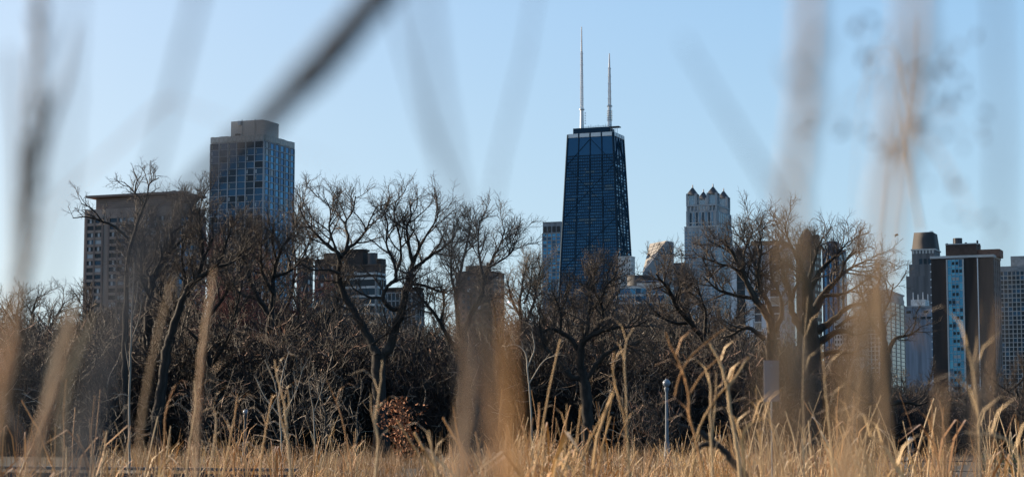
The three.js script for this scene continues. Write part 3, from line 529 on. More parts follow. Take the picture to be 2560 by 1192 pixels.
skeletonTree('spreading_tree', 'bare spreading tree before the foot of the tall grid tower', 128, [
  [[668, 1090, 15], [670, 980, 13], [672, 880, 11], [676, 800, 10]],
  [[676, 805, 8], [680, 743, 7], [686, 668, 5], [706, 618, 3.4], [732, 580, 1.8], [744, 545, 1.1]],
  [[677, 790, 7], [640, 740, 6], [618, 680, 4.5], [600, 620, 3], [590, 570, 1.6]],
  [[682, 735, 5], [655, 680, 4], [650, 620, 3], [640, 565, 1.4]],
  [[684, 690, 5], [720, 680, 3.5], [752, 650, 2.4], [772, 610, 1.2]],
  [[640, 745, 5], [600, 735, 4], [562, 705, 3], [535, 650, 1.6]],
  [[690, 650, 3], [678, 600, 2], [684, 560, 1.1]],
], { seed: 71, lev: LEV(0.95, 1.3, 0.6) });
skeletonTree('low_gnarled_tree', 'low gnarled tree with twisted limbs below the black tapering tower', 112, [
  [[1470, 1090, 16], [1468, 1020, 14], [1464, 970, 14], [1452, 920, 13]],
  [[1452, 925, 10], [1456, 862, 9], [1482, 836, 7], [1541, 820, 5], [1590, 815, 2.4], [1620, 800, 1.4]],
  [[1458, 860, 7], [1471, 802, 5], [1476, 746, 4], [1466, 708, 2]],
  [[1484, 834, 6], [1506, 800, 5], [1502, 757, 4], [1486, 726, 2.4], [1478, 690, 1.4]],
  [[1503, 760, 4], [1516, 715, 3], [1538, 690, 1.6], [1545, 665, 1]],
  [[1453, 880, 8], [1421, 842, 6], [1375, 822, 4], [1348, 842, 2]],
  [[1455, 940, 8], [1431, 945, 7], [1390, 900, 6], [1358, 862, 3.6], [1348, 800, 2]],
  [[1400, 835, 4], [1402, 780, 3], [1386, 740, 1.6]],
  [[1460, 960, 7], [1500, 900, 6], [1540, 870, 4], [1590, 860, 2]],
], { seed: 81, lev: LEV(0.9, 1.3, 0.7) });
skeletonTree('leaning_tree', 'dark tree leaning left below the turreted grey tower', 124, [
  [[1850, 1090, 12], [1835, 1020, 11], [1812, 940, 11], [1785, 880, 10]],
  [[1785, 885, 9], [1755, 840, 8], [1723, 802, 7], [1692, 767, 6], [1677, 731, 5], [1657, 706, 4], [1640, 684, 2]],
  [[1660, 708, 3.4], [1664, 686, 2.4], [1651, 651, 1.2]],
  [[1726, 805, 5], [1700, 810, 4], [1650, 790, 3], [1612, 750, 1.6]],
  [[1690, 765, 4], [1702, 720, 3], [1696, 680, 1.4]],
  [[1760, 845, 5], [1766, 790, 4], [1752, 740, 2], [1742, 700, 1.2]],
], { seed: 91, lev: LEV(0.8, 1.3, 0.6) });
skeletonTree('oak_tree', 'broad dark oak with thick trunk and wide spreading limbs', 122, [
  [[2030, 1100, 28], [2033, 1000, 23], [2031, 900, 22], [2028, 840, 22], [2022, 790, 18]],
  [[2024, 800, 18], [2020, 760, 15], [2017, 710, 12], [2005, 675, 7], [1985, 628, 4], [1968, 585, 2], [1962, 560, 1.2]],
  [[2036, 830, 12], [2082, 800, 8], [2129, 765, 5], [2172, 757, 2], [2192, 742, 1.2]],
  [[2030, 790, 13], [2063, 733, 8], [2100, 693, 5], [2129, 670, 3.4], [2168, 652, 1.5], [2190, 650, 1]],
  [[2020, 740, 10], [2049, 680, 6], [2082, 647, 4], [2110, 618, 2], [2124, 600, 1.1]],
  [[2044, 860, 10], [2100, 825, 6], [2138, 838, 3.4], [2172, 830, 1.5]],
  [[2040, 900, 9], [2080, 880, 6], [2130, 882, 4], [2170, 862, 1.6]],
  [[2016, 720, 8], [2032, 670, 5], [2046, 620, 3], [2060, 590, 1.4]],
  [[2012, 830, 12], [1985, 790, 8], [1978, 740, 6], [1962, 690, 4], [1950, 640, 2.4], [1938, 600, 1.3]],
  [[1980, 750, 5], [1996, 700, 3.4], [2002, 650, 2], [2010, 600, 1.1]],
  [[2060, 740, 5], [2108, 735, 3.4], [2150, 712, 2], [2178, 690, 1.1]],
  [[2102, 692, 4], [2120, 645, 2.6], [2140, 622, 1.3]],
  [[2090, 820, 4], [2128, 795, 3], [2160, 790, 1.4]],
], { seed: 101, lev: LEV(0.95, 1.15, 0.65) });
skeletonTree('oak_tree', 'smaller grey oak whose limbs sweep left across the turreted tower', 118, [
  [[1930, 1100, 18], [1929, 1000, 15], [1928, 920, 14], [1931, 850, 13]],
  [[1931, 858, 11], [1928, 810, 10], [1916, 785, 9], [1889, 745, 8], [1867, 703, 6], [1856, 675, 5], [1828, 628, 3], [1812, 600, 1.6]],
  [[1930, 830, 9], [1927, 769, 7], [1900, 722, 5], [1896, 670, 4], [1905, 620, 2.4], [1898, 575, 1.3]],
  [[1936, 835, 8], [1955, 783, 6], [1952, 740, 4], [1930, 690, 3], [1926, 630, 1.5]],
  [[1888, 745, 5], [1828, 736, 4], [1796, 724, 3], [1758, 690, 1.5]],
  [[1868, 705, 5], [1838, 672, 4], [1796, 658, 3], [1748, 640, 1.4], [1728, 620, 1]],
  [[1912, 850, 6], [1870, 818, 5], [1828, 838, 3.4], [1790, 850, 1.6]],
  [[1858, 680, 4], [1862, 630, 3], [1880, 585, 1.5], [1886, 560, 1]],
  [[1832, 635, 3], [1800, 615, 2], [1770, 600, 1.1]],
  [[1898, 690, 4], [1880, 640, 2.6], [1866, 590, 1.3]],
], { seed: 111, lev: LEV(0.95, 1.2, 0.65), bark: bark2 });
skeletonTree('dark_tree', 'dark straight tree before the blank grey building', 115, [
  [[2208, 1100, 20], [2212, 1020, 17], [2216, 940, 15], [2214, 880, 12]],
  [[2214, 890, 10], [2210, 830, 8], [2200, 770, 5], [2196, 720, 2.4], [2204, 690, 1.2]],
  [[2216, 900, 7], [2240, 846, 5], [2274, 838, 3], [2300, 822, 1.4]],
  [[2210, 850, 6], [2180, 800, 4], [2160, 750, 2], [2150, 715, 1.1]],
  [[2216, 1015, 7], [2262, 1005, 5], [2300, 1012, 3], [2330, 1000, 1.4]],
  [[2210, 1015, 7], [2165, 1000, 5], [2120, 960, 3], [2090, 935, 1.4]],
  [[2204, 790, 4], [2226, 750, 2.6], [2236, 708, 1.2]],
], { seed: 121, lev: LEV(0.8, 1.0, 0.6) });
skeletonTree('feathery_tree', 'feathery pale twigged tree just left of the pale grey gridded tower', 150, [
  [[1310, 1090, 9], [1312, 980, 8], [1310, 880, 7], [1306, 820, 6]],
  [[1306, 825, 5], [1300, 760, 4], [1308, 700, 2.4], [1318, 650, 1.1]],
  [[1307, 830, 5], [1330, 770, 3.4], [1346, 710, 2], [1352, 665, 1]],
  [[1306, 800, 4], [1280, 750, 3], [1268, 700, 1.4]],
  [[1310, 760, 3], [1325, 720, 2], [1330, 670, 1]],
], { seed: 131, lev: LEV(0.8, 1.5, 0.4), twig: mat(0.2, 0.16, 0.12, 0.9) });
skeletonTree('edge_tree', 'rounded bare tree at the far left edge of the picture', 160, [
  [[75, 1090, 15], [76, 1000, 13], [74, 920, 11], [76, 880, 10]],
  [[75, 890, 7], [50, 840, 5], [22, 795, 3], [2, 765, 1.4]],
  [[76, 885, 7], [84, 830, 5], [80, 780, 3], [92, 740, 1.3]],
  [[77, 885, 7], [115, 835, 5], [140, 790, 3], [160, 755, 1.4]],
  [[64, 865, 5], [40, 800, 3], [46, 750, 1.4]],
  [[95, 862, 5], [130, 850, 3], [172, 815, 1.4]],
  [[60, 860, 5], [20, 850, 3], [-25, 820, 1.4]],
], { seed: 141, lev: LEV(1.0, 1.1, 0.55) });
{ // smaller trees that fill the wood: one model per kind, then copies
  const kinds = [0, 1, 2].map((k) => {
    const r = seeded(200 + k), trunk = new MB(), crown = new MB(), pts = [V(0, -0.3, 0)], rad = [0.2]; let c = V(0, 0, 0);
    for (let s = 1; s <= 6; s++) { c = c.clone().add(V((r() - 0.5) * 0.5, 0.8, (r() - 0.5) * 0.5)); pts.push(c); rad.push(0.19 - s * 0.017); }
    trunk.tube(pts, rad, 7);
    for (let l = 0; l < 6; l++) { const a = l * 2.4 + r(), p0 = pts[2 + l % 5], q = [p0.clone()], w = [0.08]; let d = V(Math.cos(a), 0.9 + 0.3 * r(), Math.sin(a)).normalize(); for (let s = 1; s <= 6; s++) { d = d.clone().add(V((r() - 0.5) * 0.5, (r() - 0.5) * 0.4 + 0.12, (r() - 0.5) * 0.5)).normalize(); q.push(q[s - 1].clone().addScaledVector(d, 0.62)); w.push(0.08 - s * 0.01); } trunk.tube(q, w, 5); growFrom(crown, r, q, w, 0, LEV(0.72, 1.25, 0.42)); }
    return [trunk.geo(), crown.geo()];
  });
  const spots = [ // px, depth, height, kind, red?, label
    [560, 135, 10.2, 0, 1, 'red twigged tree left of the spreading tree, below the grid tower'], [618, 142, 11.6, 1, 1, 'red twigged tree in front of the grid tower foot'], [740, 138, 10.4, 2, 0, 'bare tree just right of the grid tower foot'],
    [470, 145, 13, 2, 0, 'twiggy bare tree between the left block and the grid tower'], [255, 150, 9.6, 1, 0, 'bare tree before the left edge of the brown block'], [515, 120, 10.6, 1, 0, 'bare tree crossing the leaning tree'], [400, 150, 12.4, 0, 0, 'twiggy bare tree before the right half of the brown block'], [690, 150, 13.2, 1, 0, 'tall twiggy tree before the right face of the grid tower'], [575, 150, 12.6, 2, 0, 'tall twiggy tree before the left half of the grid tower'],
    [800, 150, 9, 0, 0, 'bare tree left of the cottonwood trunk'], [1050, 140, 7.8, 1, 0, 'bare tree between the cottonwood and the slim forked tree'], [1245, 135, 8.8, 2, 0, 'twiggy tree right of the slim forked tree'],
    [1395, 140, 9.4, 0, 0, 'bare tree under the pale gridded tower'], [1560, 140, 10.4, 1, 0, 'bare tree under the low glass building'], [1630, 150, 10.2, 2, 0, 'bare tree under the slanted roof'], [1475, 150, 10.8, 2, 0, 'bare tree under the middle of the black tapering tower'],
    [1790, 150, 9.6, 0, 0, 'bare tree at the foot of the turreted tower'], [2110, 150, 7, 1, 0, 'bare tree right of the thick oak trunk'], [2300, 140, 4.8, 2, 0, 'low bare tree before the blank grey wall'],
    [2420, 150, 5, 0, 0, 'low tree below the blue window strip'], [2490, 135, 4.6, 2, 0, 'low tree below the right corner of the brick slab'], [2548, 130, 5.8, 1, 0, 'low tree at the right edge of the picture'], [170, 170, 8.4, 0, 0, 'distant bare tree by the left edge tree'],
  ];
  const r = seeded(17);
  for (const [px, d, h, k, red, label] of spots) {
    const p = at(px, HORIZON, d), b = base('understory_tree', label, 'tree', V(p.x, 0, -d), 'smaller trees along the wood edge'); b.rotation.y = r() * 6.28; b.scale.setScalar(h / 6.4);
    part('trunk', kinds[k][0], bark, b); part('crown', kinds[k][1], red ? redTwig : dimTwig, b);
  }
}
skeletonTree('birch_sapling', 'thin white barked sapling in front of the brown left block', 70, [
  [[322, 1150, 3], [322, 1000, 2.6], [326, 850, 2.2], [330, 740, 1.8], [334, 655, 1]],
  [[323, 930, 1.6], [314, 880, 1.3], [312, 862, 0.9]], [[327, 850, 1.6], [345, 800, 1.2], [352, 752, 0.8]], [[330, 760, 1.4], [322, 720, 1], [322, 690, 0.7]], [[321, 990, 1.5], [300, 985, 1.1], [284, 1000, 0.7]], [[328, 800, 1.4], [340, 745, 1], [344, 700, 0.7]],
], { seed: 151, bark: paleBark, twig: mat(0.3, 0.26, 0.21, 0.9), lev: { levels: [{ per: 1.6, from: 0.3, len: 0.7, r: 0.012, tip: 0.006, segs: 4, bend: 0.4, sides: 3, ang: 40, up: 0.3 }] } });
const paleLev = { levels: [{ per: 2.6, from: 0.2, len: 0.6, r: 0.009, tip: 0.005, segs: 4, bend: 0.4, sides: 3, ang: 34, up: 0.4 }, { per: 4, from: 0.3, len: 0.25, r: 0.005, tip: 0.003, segs: 3, bend: 0.4, sides: 3, ang: 40, up: 0.2 }] }, paleTwig = mat(0.34, 0.29, 0.23, 0.85);
skeletonTree('pale_sapling', 'fine pale branched sapling below the right face of the grid tower', 62, [
  [[704, 1160, 2.2], [700, 1060, 2], [694, 1000, 1.8]], [[694, 1002, 1.6], [684, 950, 1.2], [660, 900, 0.8]], [[695, 1000, 1.6], [706, 930, 1.2], [722, 878, 0.8]], [[700, 1050, 1.5], [738, 980, 1.1], [758, 915, 0.7]], [[698, 1040, 1.5], [660, 990, 1], [640, 950, 0.7]],
], { seed: 161, bark: paleTwig, twig: paleTwig, lev: paleLev });
skeletonTree('pale_sapling', 'small pale branched sapling just left of the cottonwood trunk', 66, [
  [[786, 1160, 1.8], [784, 1060, 1.6], [782, 1020, 1.4]], [[782, 1022, 1.3], [774, 980, 1], [770, 940, 0.7]], [[783, 1030, 1.3], [800, 985, 1], [812, 945, 0.7]],
], { seed: 171, bark: paleTwig, twig: paleTwig, lev: paleLev });
skeletonTree('pale_sapling', 'pale curving brush left of the low gnarled tree', 84, [
  [[1330, 1120, 2.4], [1326, 1000, 2.2], [1318, 920, 2]], [[1319, 930, 1.8], [1312, 880, 1.4], [1290, 862, 1], [1262, 866, 0.7]], [[1318, 920, 1.8], [1336, 870, 1.3], [1330, 830, 0.8]], [[1322, 960, 1.7], [1362, 900, 1.2], [1392, 888, 0.7]],
], { seed: 181, bark: paleTwig, twig: paleTwig, lev: paleLev });
{ // the wood's thicket: nobody could count it
  const protos = [0, 1, 2, 3].map((k) => {
    const r = seeded(300 + k), m = new MB(), tones = [[0.014, 0.012, 0.011], [0.022, 0.018, 0.016], [0.042, 0.028, 0.02], [0.26, 0.2, 0.15], [0.5, 0.43, 0.35]], hue = (q) => { const t = q(); return tones[t < 0.5 ? 0 : t < 0.76 ? 1 : t < 0.9 ? 2 : t < 0.97 ? 3 : 4]; };  // palest twig tones imitate sun glints, the near-black ones shaded gaps
    for (let s = 0; s < 7; s++) {
      const a = s * 0.9 + r(), q = [V((r() - 0.5) * 0.5, -0.02, (r() - 0.5) * 0.5)], w = [0.035]; let d = V(Math.cos(a) * 0.5, 1.2, Math.sin(a) * 0.5).normalize();
      for (let i = 1; i <= 6; i++) { d = d.clone().add(V((r() - 0.5) * 0.5, (r() - 0.5) * 0.3 + 0.04, (r() - 0.5) * 0.5)).normalize(); q.push(q[i - 1].clone().addScaledVector(d, 0.17)); w.push(0.035 - i * 0.004); }
      for (let i = 0; i < w.length; i++) w[i] *= 0.35;
      m.col = tones[1]; m.tube(q, w, 4);
      growFrom(m, r, q, w, 0, { hue, levels: [{ per: 13, from: 0.15, len: 0.38, r: 0.0065, tip: 0.003, segs: 4, bend: 0.7, sides: 3, ang: 55 }, { per: 18, from: 0.1, len: 0.17, r: 0.0038, tip: 0.002, segs: 3, bend: 0.7, sides: 3, ang: 50 }] });
    }
    return m.geo();
  });
  const prof = [[-200, 790], [0, 800], [180, 830], [230, 800], [420, 780], [560, 770], [740, 780], [790, 795], [900, 812], [1060, 838], [1150, 800], [1320, 820], [1370, 800], [1500, 780], [1700, 790], [1800, 820], [1960, 850], [2090, 900], [2200, 950], [2340, 960], [2560, 955], [2760, 950]];
  const topAt = (px) => { for (let k = 1; k < prof.length; k++) if (px < prof[k][0]) { const [a, b] = [prof[k - 1], prof[k]], t = (px - a[0]) / (b[0] - a[0]); return a[1] + (b[1] - a[1]) * t; } return 950; };
  const r = seeded(77), lists = [[], [], [], []];
  for (let n = 0; n < 1500; n++) {
    const d = (r() < 0.04 ? 100 : 121) + 92 * r(), px = -160 + 2880 * r(), p = at(px, HORIZON, d), h = (HORIZON - topAt(px)) * d / FOCAL * (0.45 + 0.62 * r()) + 0.6;
    lists[n % 4].push([p.x, d, h, r()]);
  }
  lists.forEach((l, k) => {
    const m = shadows(new THREE.InstancedMesh(protos[k], mat([1, 1, 1.1, 1.15][k], [1, 0.95, 1, 0.85][k], [1, 0.9, 0.95, 0.78][k], 0.7, { vertexColors: true }), l.length)); m.name = numbered('thicket'); const q = new THREE.Object3D();
    l.forEach(([x, d, h, a], i) => { q.position.set(x, 0, -d); q.rotation.set(0, a * 6.28, 0); q.scale.set(h * 0.95 + 0.6, h * 0.98, h * 0.95 + 0.6); q.updateMatrix(); m.setMatrixAt(i, q.matrix); });
    scene.add(m); tag(m, 'dense brown thicket of bare branches filling the wood edge', 'thicket', 'bare thicket', 'stuff');
  });
  // farther wood up to the first streets
  const far = []; for (let n = 0; n < 900; n++) { const d = 205 + 330 * r(), px = -160 + 2880 * r(), p = at(px, HORIZON, d); far.push([p.x, d, Math.min(12, (HORIZON - topAt(px) - 40) * d / FOCAL * (0.4 + 0.5 * r()) + 1), r()]); }
  const m = shadows(new THREE.InstancedMesh(protos[1], mat(0.8, 0.8, 0.8, 0.9, { vertexColors: true }), far.length)); m.name = 'far_wood'; const q = new THREE.Object3D();
  far.forEach(([x, d, h, a], i) => { q.position.set(x, 0, -d); q.rotation.set(0, a * 6.28, 0); q.scale.set(h, h, h); q.updateMatrix(); m.setMatrixAt(i, q.matrix); });
  scene.add(m); tag(m, 'far bare wood between the thicket and the first buildings', 'wood', null, 'stuff');
}
{ // a shrub that kept its rust leaves
  const b = base('rusty_shrub', 'small shrub with dry rust brown leaves right of the cottonwood trunk', 'shrub', V(at(1020, HORIZON, 92).x, 0, -92)), r = seeded(401), stem = new MB(), leaf = new MB();
  for (let s = 0; s < 9; s++) { const q = [V(0, -0.05, 0)], w = [0.03]; let d = V((r() - 0.5) * 0.8, 1, (r() - 0.5) * 0.8).normalize(); for (let i = 1; i <= 6; i++) { d = d.clone().add(V((r() - 0.5) * 0.3, 0.05, (r() - 0.5) * 0.3)).normalize(); q.push(q[i - 1].clone().addScaledVector(d, 0.48)); w.push(0.03 - i * 0.004); } stem.tube(q, w, 4);
    for (let n = 0; n < 75; n++) { const c = q[1 + Math.floor(r() * 6)].clone().add(V((r() - 0.5) * 0.8, (r() - 0.5) * 0.6, (r() - 0.5) * 0.8)), t = V(r() - 0.5, r() - 0.7, r() - 0.5).normalize().multiplyScalar(0.09); leaf.ribbon([c.clone().sub(t), c, c.clone().add(t)], [0.01, 0.09, 0.01], V(r() - 0.5, r() - 0.5, r() - 0.5).normalize()); } }
  part('stem', stem.geo(), bark, b); part('foliage', leaf.geo(), mat(0.3, 0.12, 0.05, 0.8), b);
}

// ------------------------------------------------------------------ park furniture and a bird
function globeLamp(label, px, pyGlobe, depth, rad, dark) {
  const top = at(px, pyGlobe, depth), b = base('globe_lamp', label, 'lamp', V(top.x, 0, top.z), 'park globe lamps'), m = dark ?? mat(0.11, 0.135, 0.165, 0.6);
  const post = part('post', new THREE.LatheGeometry([[0.2, 0], [0.2, 0.25], [0.14, 0.4], [0.13, 0.95], [0.085, 1.05], [0.065, top.y - rad - 0.25], [0.1, top.y - rad - 0.15], [0.13, top.y - rad - 0.02], [0.05, top.y - rad + 0.04]].map(([a, y]) => new THREE.Vector2(a, y)), 16), m, b); post.position.y = -0.02;
  const g = part('globe', new THREE.SphereGeometry(rad, 24, 16), mat(0.17, 0.2, 0.24, 0.25), b); g.position.y = top.y;
  const c = part('cap', new THREE.CylinderGeometry(0.04, 0.07, 0.08, 10), m, b); c.position.y = top.y + rad;
}
globeLamp('grey post lamp with round globe below the slanted roof, larger of two', 1667, 958, 96, 0.19);
globeLamp('small distant globe lamp on a thin dark post left of the cottonwood', 613, 1030, 97, 0.13, M.dark);
globeLamp('small globe lamp low on the right below the brick slab', 2278, 1099, 90, 0.12, M.dark);
{ // grey marker plate on its rod
  const c = at(1929, 952, 13), b = base('marker_plate', 'plain grey rectangular plate on a rod among the grass, in front of the oaks', 'sign', V(c.x, 0, c.z));
  bar('plate', b, mat(0.24, 0.22, 0.23, 0.7), 0, c.y, 0, 0.1, 0.27, 0.006);
  const p = part('rod', new MB().tube([V(0, -0.2, -0.012), V(0, c.y + 0.1, -0.012)], 0.004, 6).geo(), M.steel, b);
  bar('bolt', b, M.steel, 0, c.y + 0.1, 0.005, 0.012, 0.012, 0.012);
}
{ // dark timber rail at lower left
  const d = 42, a = at(-120, 1168, d), e = at(740, 1162, d - 3), b = base('timber_rail', 'low dark timber rail of a boardwalk behind the grass at lower left', 'railing', V(a.x, 0, a.z)), v = e.clone().sub(a).setY(0), n = 8; b.rotation.y = -Math.atan2(v.z, v.x); const L = v.length(), tm = mat(0.03, 0.032, 0.038, 0.55);
  bar('top_rail', b, mat(0.05, 0.055, 0.065, 0.35), L / 2, a.y, 0, L, 0.06, 0.16); for (let k = 0; k < 3; k++) bar('lower_rail', b, tm, L / 2, a.y - 0.16 - k * 0.16, 0, L, 0.13, 0.05);
  for (let k = 0; k <= n; k++) bar('post', b, tm, 0.06 + k * (L - 0.12) / n, a.y / 2 - 0.08, 0.09, 0.1, a.y + 0.06, 0.1);
}
{ // thin metal fence at lower right
  const d = 60, a = at(2180, 1153, d), e = at(2640, 1156, d), b = base('wire_fence', 'thin dark metal fence behind the grass at lower right', 'fence', V(a.x, 0, a.z)), L = e.x - a.x;
  bar('rail', b, M.dark, L / 2, a.y, 0, L, 0.025, 0.025); bar('rail', b, M.dark, L / 2, a.y - 0.3, 0, L, 0.02, 0.02);
  for (let k = 0; k <= 5; k++) bar('post', b, M.dark, k * L / 5, a.y / 2, 0.02, 0.05, a.y + 0.1, 0.05);
}
{ // olive park bench
  const c = at(2505, HORIZON, 52), b = base('park_bench', 'weather-worn olive slatted bench in the lower right corner', 'bench', V(c.x, 0, c.z)), m = mat(0.2, 0.15, 0.06, 0.8), h = at(2505, 1136, 52).y;
  for (let k = 0; k < 4; k++) bar('back_slat', b, m, 0, h - 0.05 - k * 0.13, -0.22, 0.95, 0.09, 0.03);
  for (let k = 0; k < 3; k++) bar('seat_slat', b, m, 0, 0.42, -0.1 + k * 0.13, 0.95, 0.03, 0.1);
  for (const s of [-1, 1]) { bar('leg', b, M.dark, s * 0.4, 0.2, 0.12, 0.05, 0.4, 0.05); bar('leg', b, M.dark, s * 0.4, h / 2, -0.25, 0.05, h, 0.04); }
}
{ // bird in flight
  const c = at(2243, 588, 190), b = base('bird', 'dark bird flying with spread wings left of the mansard tower', 'bird', c), m = mat(0.035, 0.04, 0.035, 0.8);
  const g = new MB(), pts = [], rad = []; for (let k = 0; k <= 8; k++) { const t = k / 8; pts.push(V((t - 0.5) * 0.42, 0.015 * Math.sin(t * 3.1), 0)); rad.push([0.01, 0.035, 0.05, 0.07, 0.075, 0.065, 0.045, 0.04, 0.008][k]); }
  g.tube(pts, rad, 8); part('body', g.geo(), m, b);
  for (const s of [-1, 1]) part('wing', new MB().ribbon([V(0.05, 0.03, s * 0.03), V(0.03, 0.14, s * 0.2), V(-0.06, 0.12 * s, s * 0.38), V(-0.18, 0.1 * s, s * 0.46)], [0.16, 0.15, 0.1, 0.02], V(1, 0, 0)).geo(), m, b);
  part('tail', new MB().ribbon([V(-0.18, 0, 0), V(-0.34, -0.01, 0)], [0.05, 0.12], V(0, 0, 1)).geo(), m, b);
}

// ------------------------------------------------------------------ prairie grass
const straw = (r, g, b) => mat(r, g, b, 0.75, { transmission: 0.25, thickness: 0 });
const SWARD = [straw(0.3, 0.165, 0.065), straw(0.2, 0.105, 0.04), straw(0.34, 0.21, 0.095)];
const STRAW = [straw(0.55, 0.34, 0.13), straw(0.48, 0.24, 0.07), straw(0.6, 0.43, 0.23), straw(0.32, 0.15, 0.05)];
{
  const protos = [0, 1, 2].map((k) => {
    const r = seeded(500 + k), m = new MB();
    for (let n = 0; n < 20; n++) {
      const a = r() * 6.28, lean = 0.05 + 0.3 * r() * r(), h = 0.45 + 0.55 * r(), x = (r() - 0.5) * 0.4, z = (r() - 0.5) * 0.4, pts = [], w = [];
      for (let i = 0; i <= 4; i++) { const t = i / 4; pts.push(V(x + Math.cos(a) * lean * h * t * t * 1.4, h * t * (1 - 0.12 * lean * t), z + Math.sin(a) * lean * h * t * t * 1.4)); w.push((0.011 + 0.005 * (n % 3)) * (1 - 0.85 * t)); }
      m.ribbon(pts, w, V(Math.sin(a * 3), 0, Math.cos(a * 3)));
    }
    return m.geo();
  });
  const r = seeded(91), lists = [[], [], []];
  for (let n = 0; n < 2800; n++) { // the farther sward, with bare gaps
    const d = 46 + 54 * r(), px = -150 + 2860 * r(), p = at(px, HORIZON, d), patch = Math.sin(p.x * 0.55 + 1.3) * Math.sin(d * 0.23 + p.x * 0.17) + 0.5 * Math.sin(p.x * 1.7 + d * 0.4);
    if (patch < 0.15 && r() < 0.92 || (px < 230 || px > 2180) && r() < 0.8) continue;
    lists[Math.floor(r() * 3)].push([p.x, d, 0.35 + 0.45 * r() + 0.35 * Math.max(0, patch) + (r() < 0.12 ? 0.7 * r() : 0), r()]);
  }
  lists.forEach((l, k) => {
    const m = shadows(new THREE.InstancedMesh(protos[k], SWARD[k], l.length)); m.name = numbered('prairie_grass'); const q = new THREE.Object3D();
    l.forEach(([x, d, h, a], i) => { q.position.set(x, -0.02, -d); q.rotation.set(0, a * 6.28, 0); q.scale.set(1.1, h, 1.1); q.updateMatrix(); m.setMatrixAt(i, q.matrix); });
    scene.add(m); tag(m, 'golden dry prairie grass covering the meadow before the wood', 'grass', 'prairie grass', 'stuff');
  });
  // taller loose stems nearer the viewer
  const stems = [0, 1, 2, 3].map((k) => { const r = seeded(530 + k), m = new MB(); for (let n = 0; n < 9; n++) { const a = r() * 6.28, le = 0.08 + 0.3 * r() * r(), h = 0.55 + 0.45 * r(), x = (r() - 0.5) * 0.16, z = (r() - 0.5) * 0.16, pts = [], w = []; for (let i = 0; i <= 8; i++) { const t = i / 8; pts.push(V(x + Math.cos(a) * le * t * t + (r() - 0.5) * 0.014, h * t, z + Math.sin(a) * le * t * t)); w.push((n % 3 ? 0.0036 : 0.0066) * (1 - 0.6 * t)); } m.tube(pts, w, 4); if (n % 2) for (const e of [3, 5]) { const c = pts[e], f = a + 2 + e; m.ribbon([c, c.clone().add(V(Math.cos(f) * 0.05, 0.15, Math.sin(f) * 0.05)), c.clone().add(V(Math.cos(f) * 0.13, 0.22, Math.sin(f) * 0.13)), c.clone().add(V(Math.cos(f) * 0.26, 0.16, Math.sin(f) * 0.26))], [0.006, 0.011, 0.008, 0.001], V(-Math.sin(f), 0, Math.cos(f))); } } return m.geo(); });
  const l2 = [[], [], [], []], wild = (x, d) => Math.sin(x * 1.9 + 0.7) + Math.sin(x * 0.83 + d * 0.31) + 0.6 * Math.sin(x * 4.1 - d * 0.5);
  for (let n = 0; n < 4300; n++) {
    const d = 9 + 38 * r(), px = -100 + 2760 * r(), p = at(px, HORIZON, d), clump = wild(p.x, d), dense = px < 230 ? 0.08 : px < 760 ? 0.2 : px < 1050 ? 0.1 : px < 1680 ? 0.28 : px < 2130 ? 0.3 : px < 2330 ? 0.14 : 0.06;
    if (r() > dense * (clump > 0.3 ? 1 : 0.08)) continue;
    l2[n % 4].push([p.x, d, (px < 1050 && px > 760 ? 0.93 : 1.06) + 0.42 * r() + 0.18 * clump + (r() < 0.12 ? 0.5 * r() : 0), r()]);
  }
  l2.forEach((l, k) => { const m = shadows(new THREE.InstancedMesh(stems[k], STRAW[k], l.length)); m.name = numbered('tall_grass'); const q = new THREE.Object3D(); l.forEach(([x, d, h, a], i) => { q.position.set(x, -0.02, -d); q.rotation.set(0, a * 6.28, 0); q.scale.set(h, h, h); q.updateMatrix(); m.setMatrixAt(i, q.matrix); }); scene.add(m); tag(m, 'loose tall straw stems standing above the nearer meadow', 'grass', 'tall straw', 'stuff'); });
}
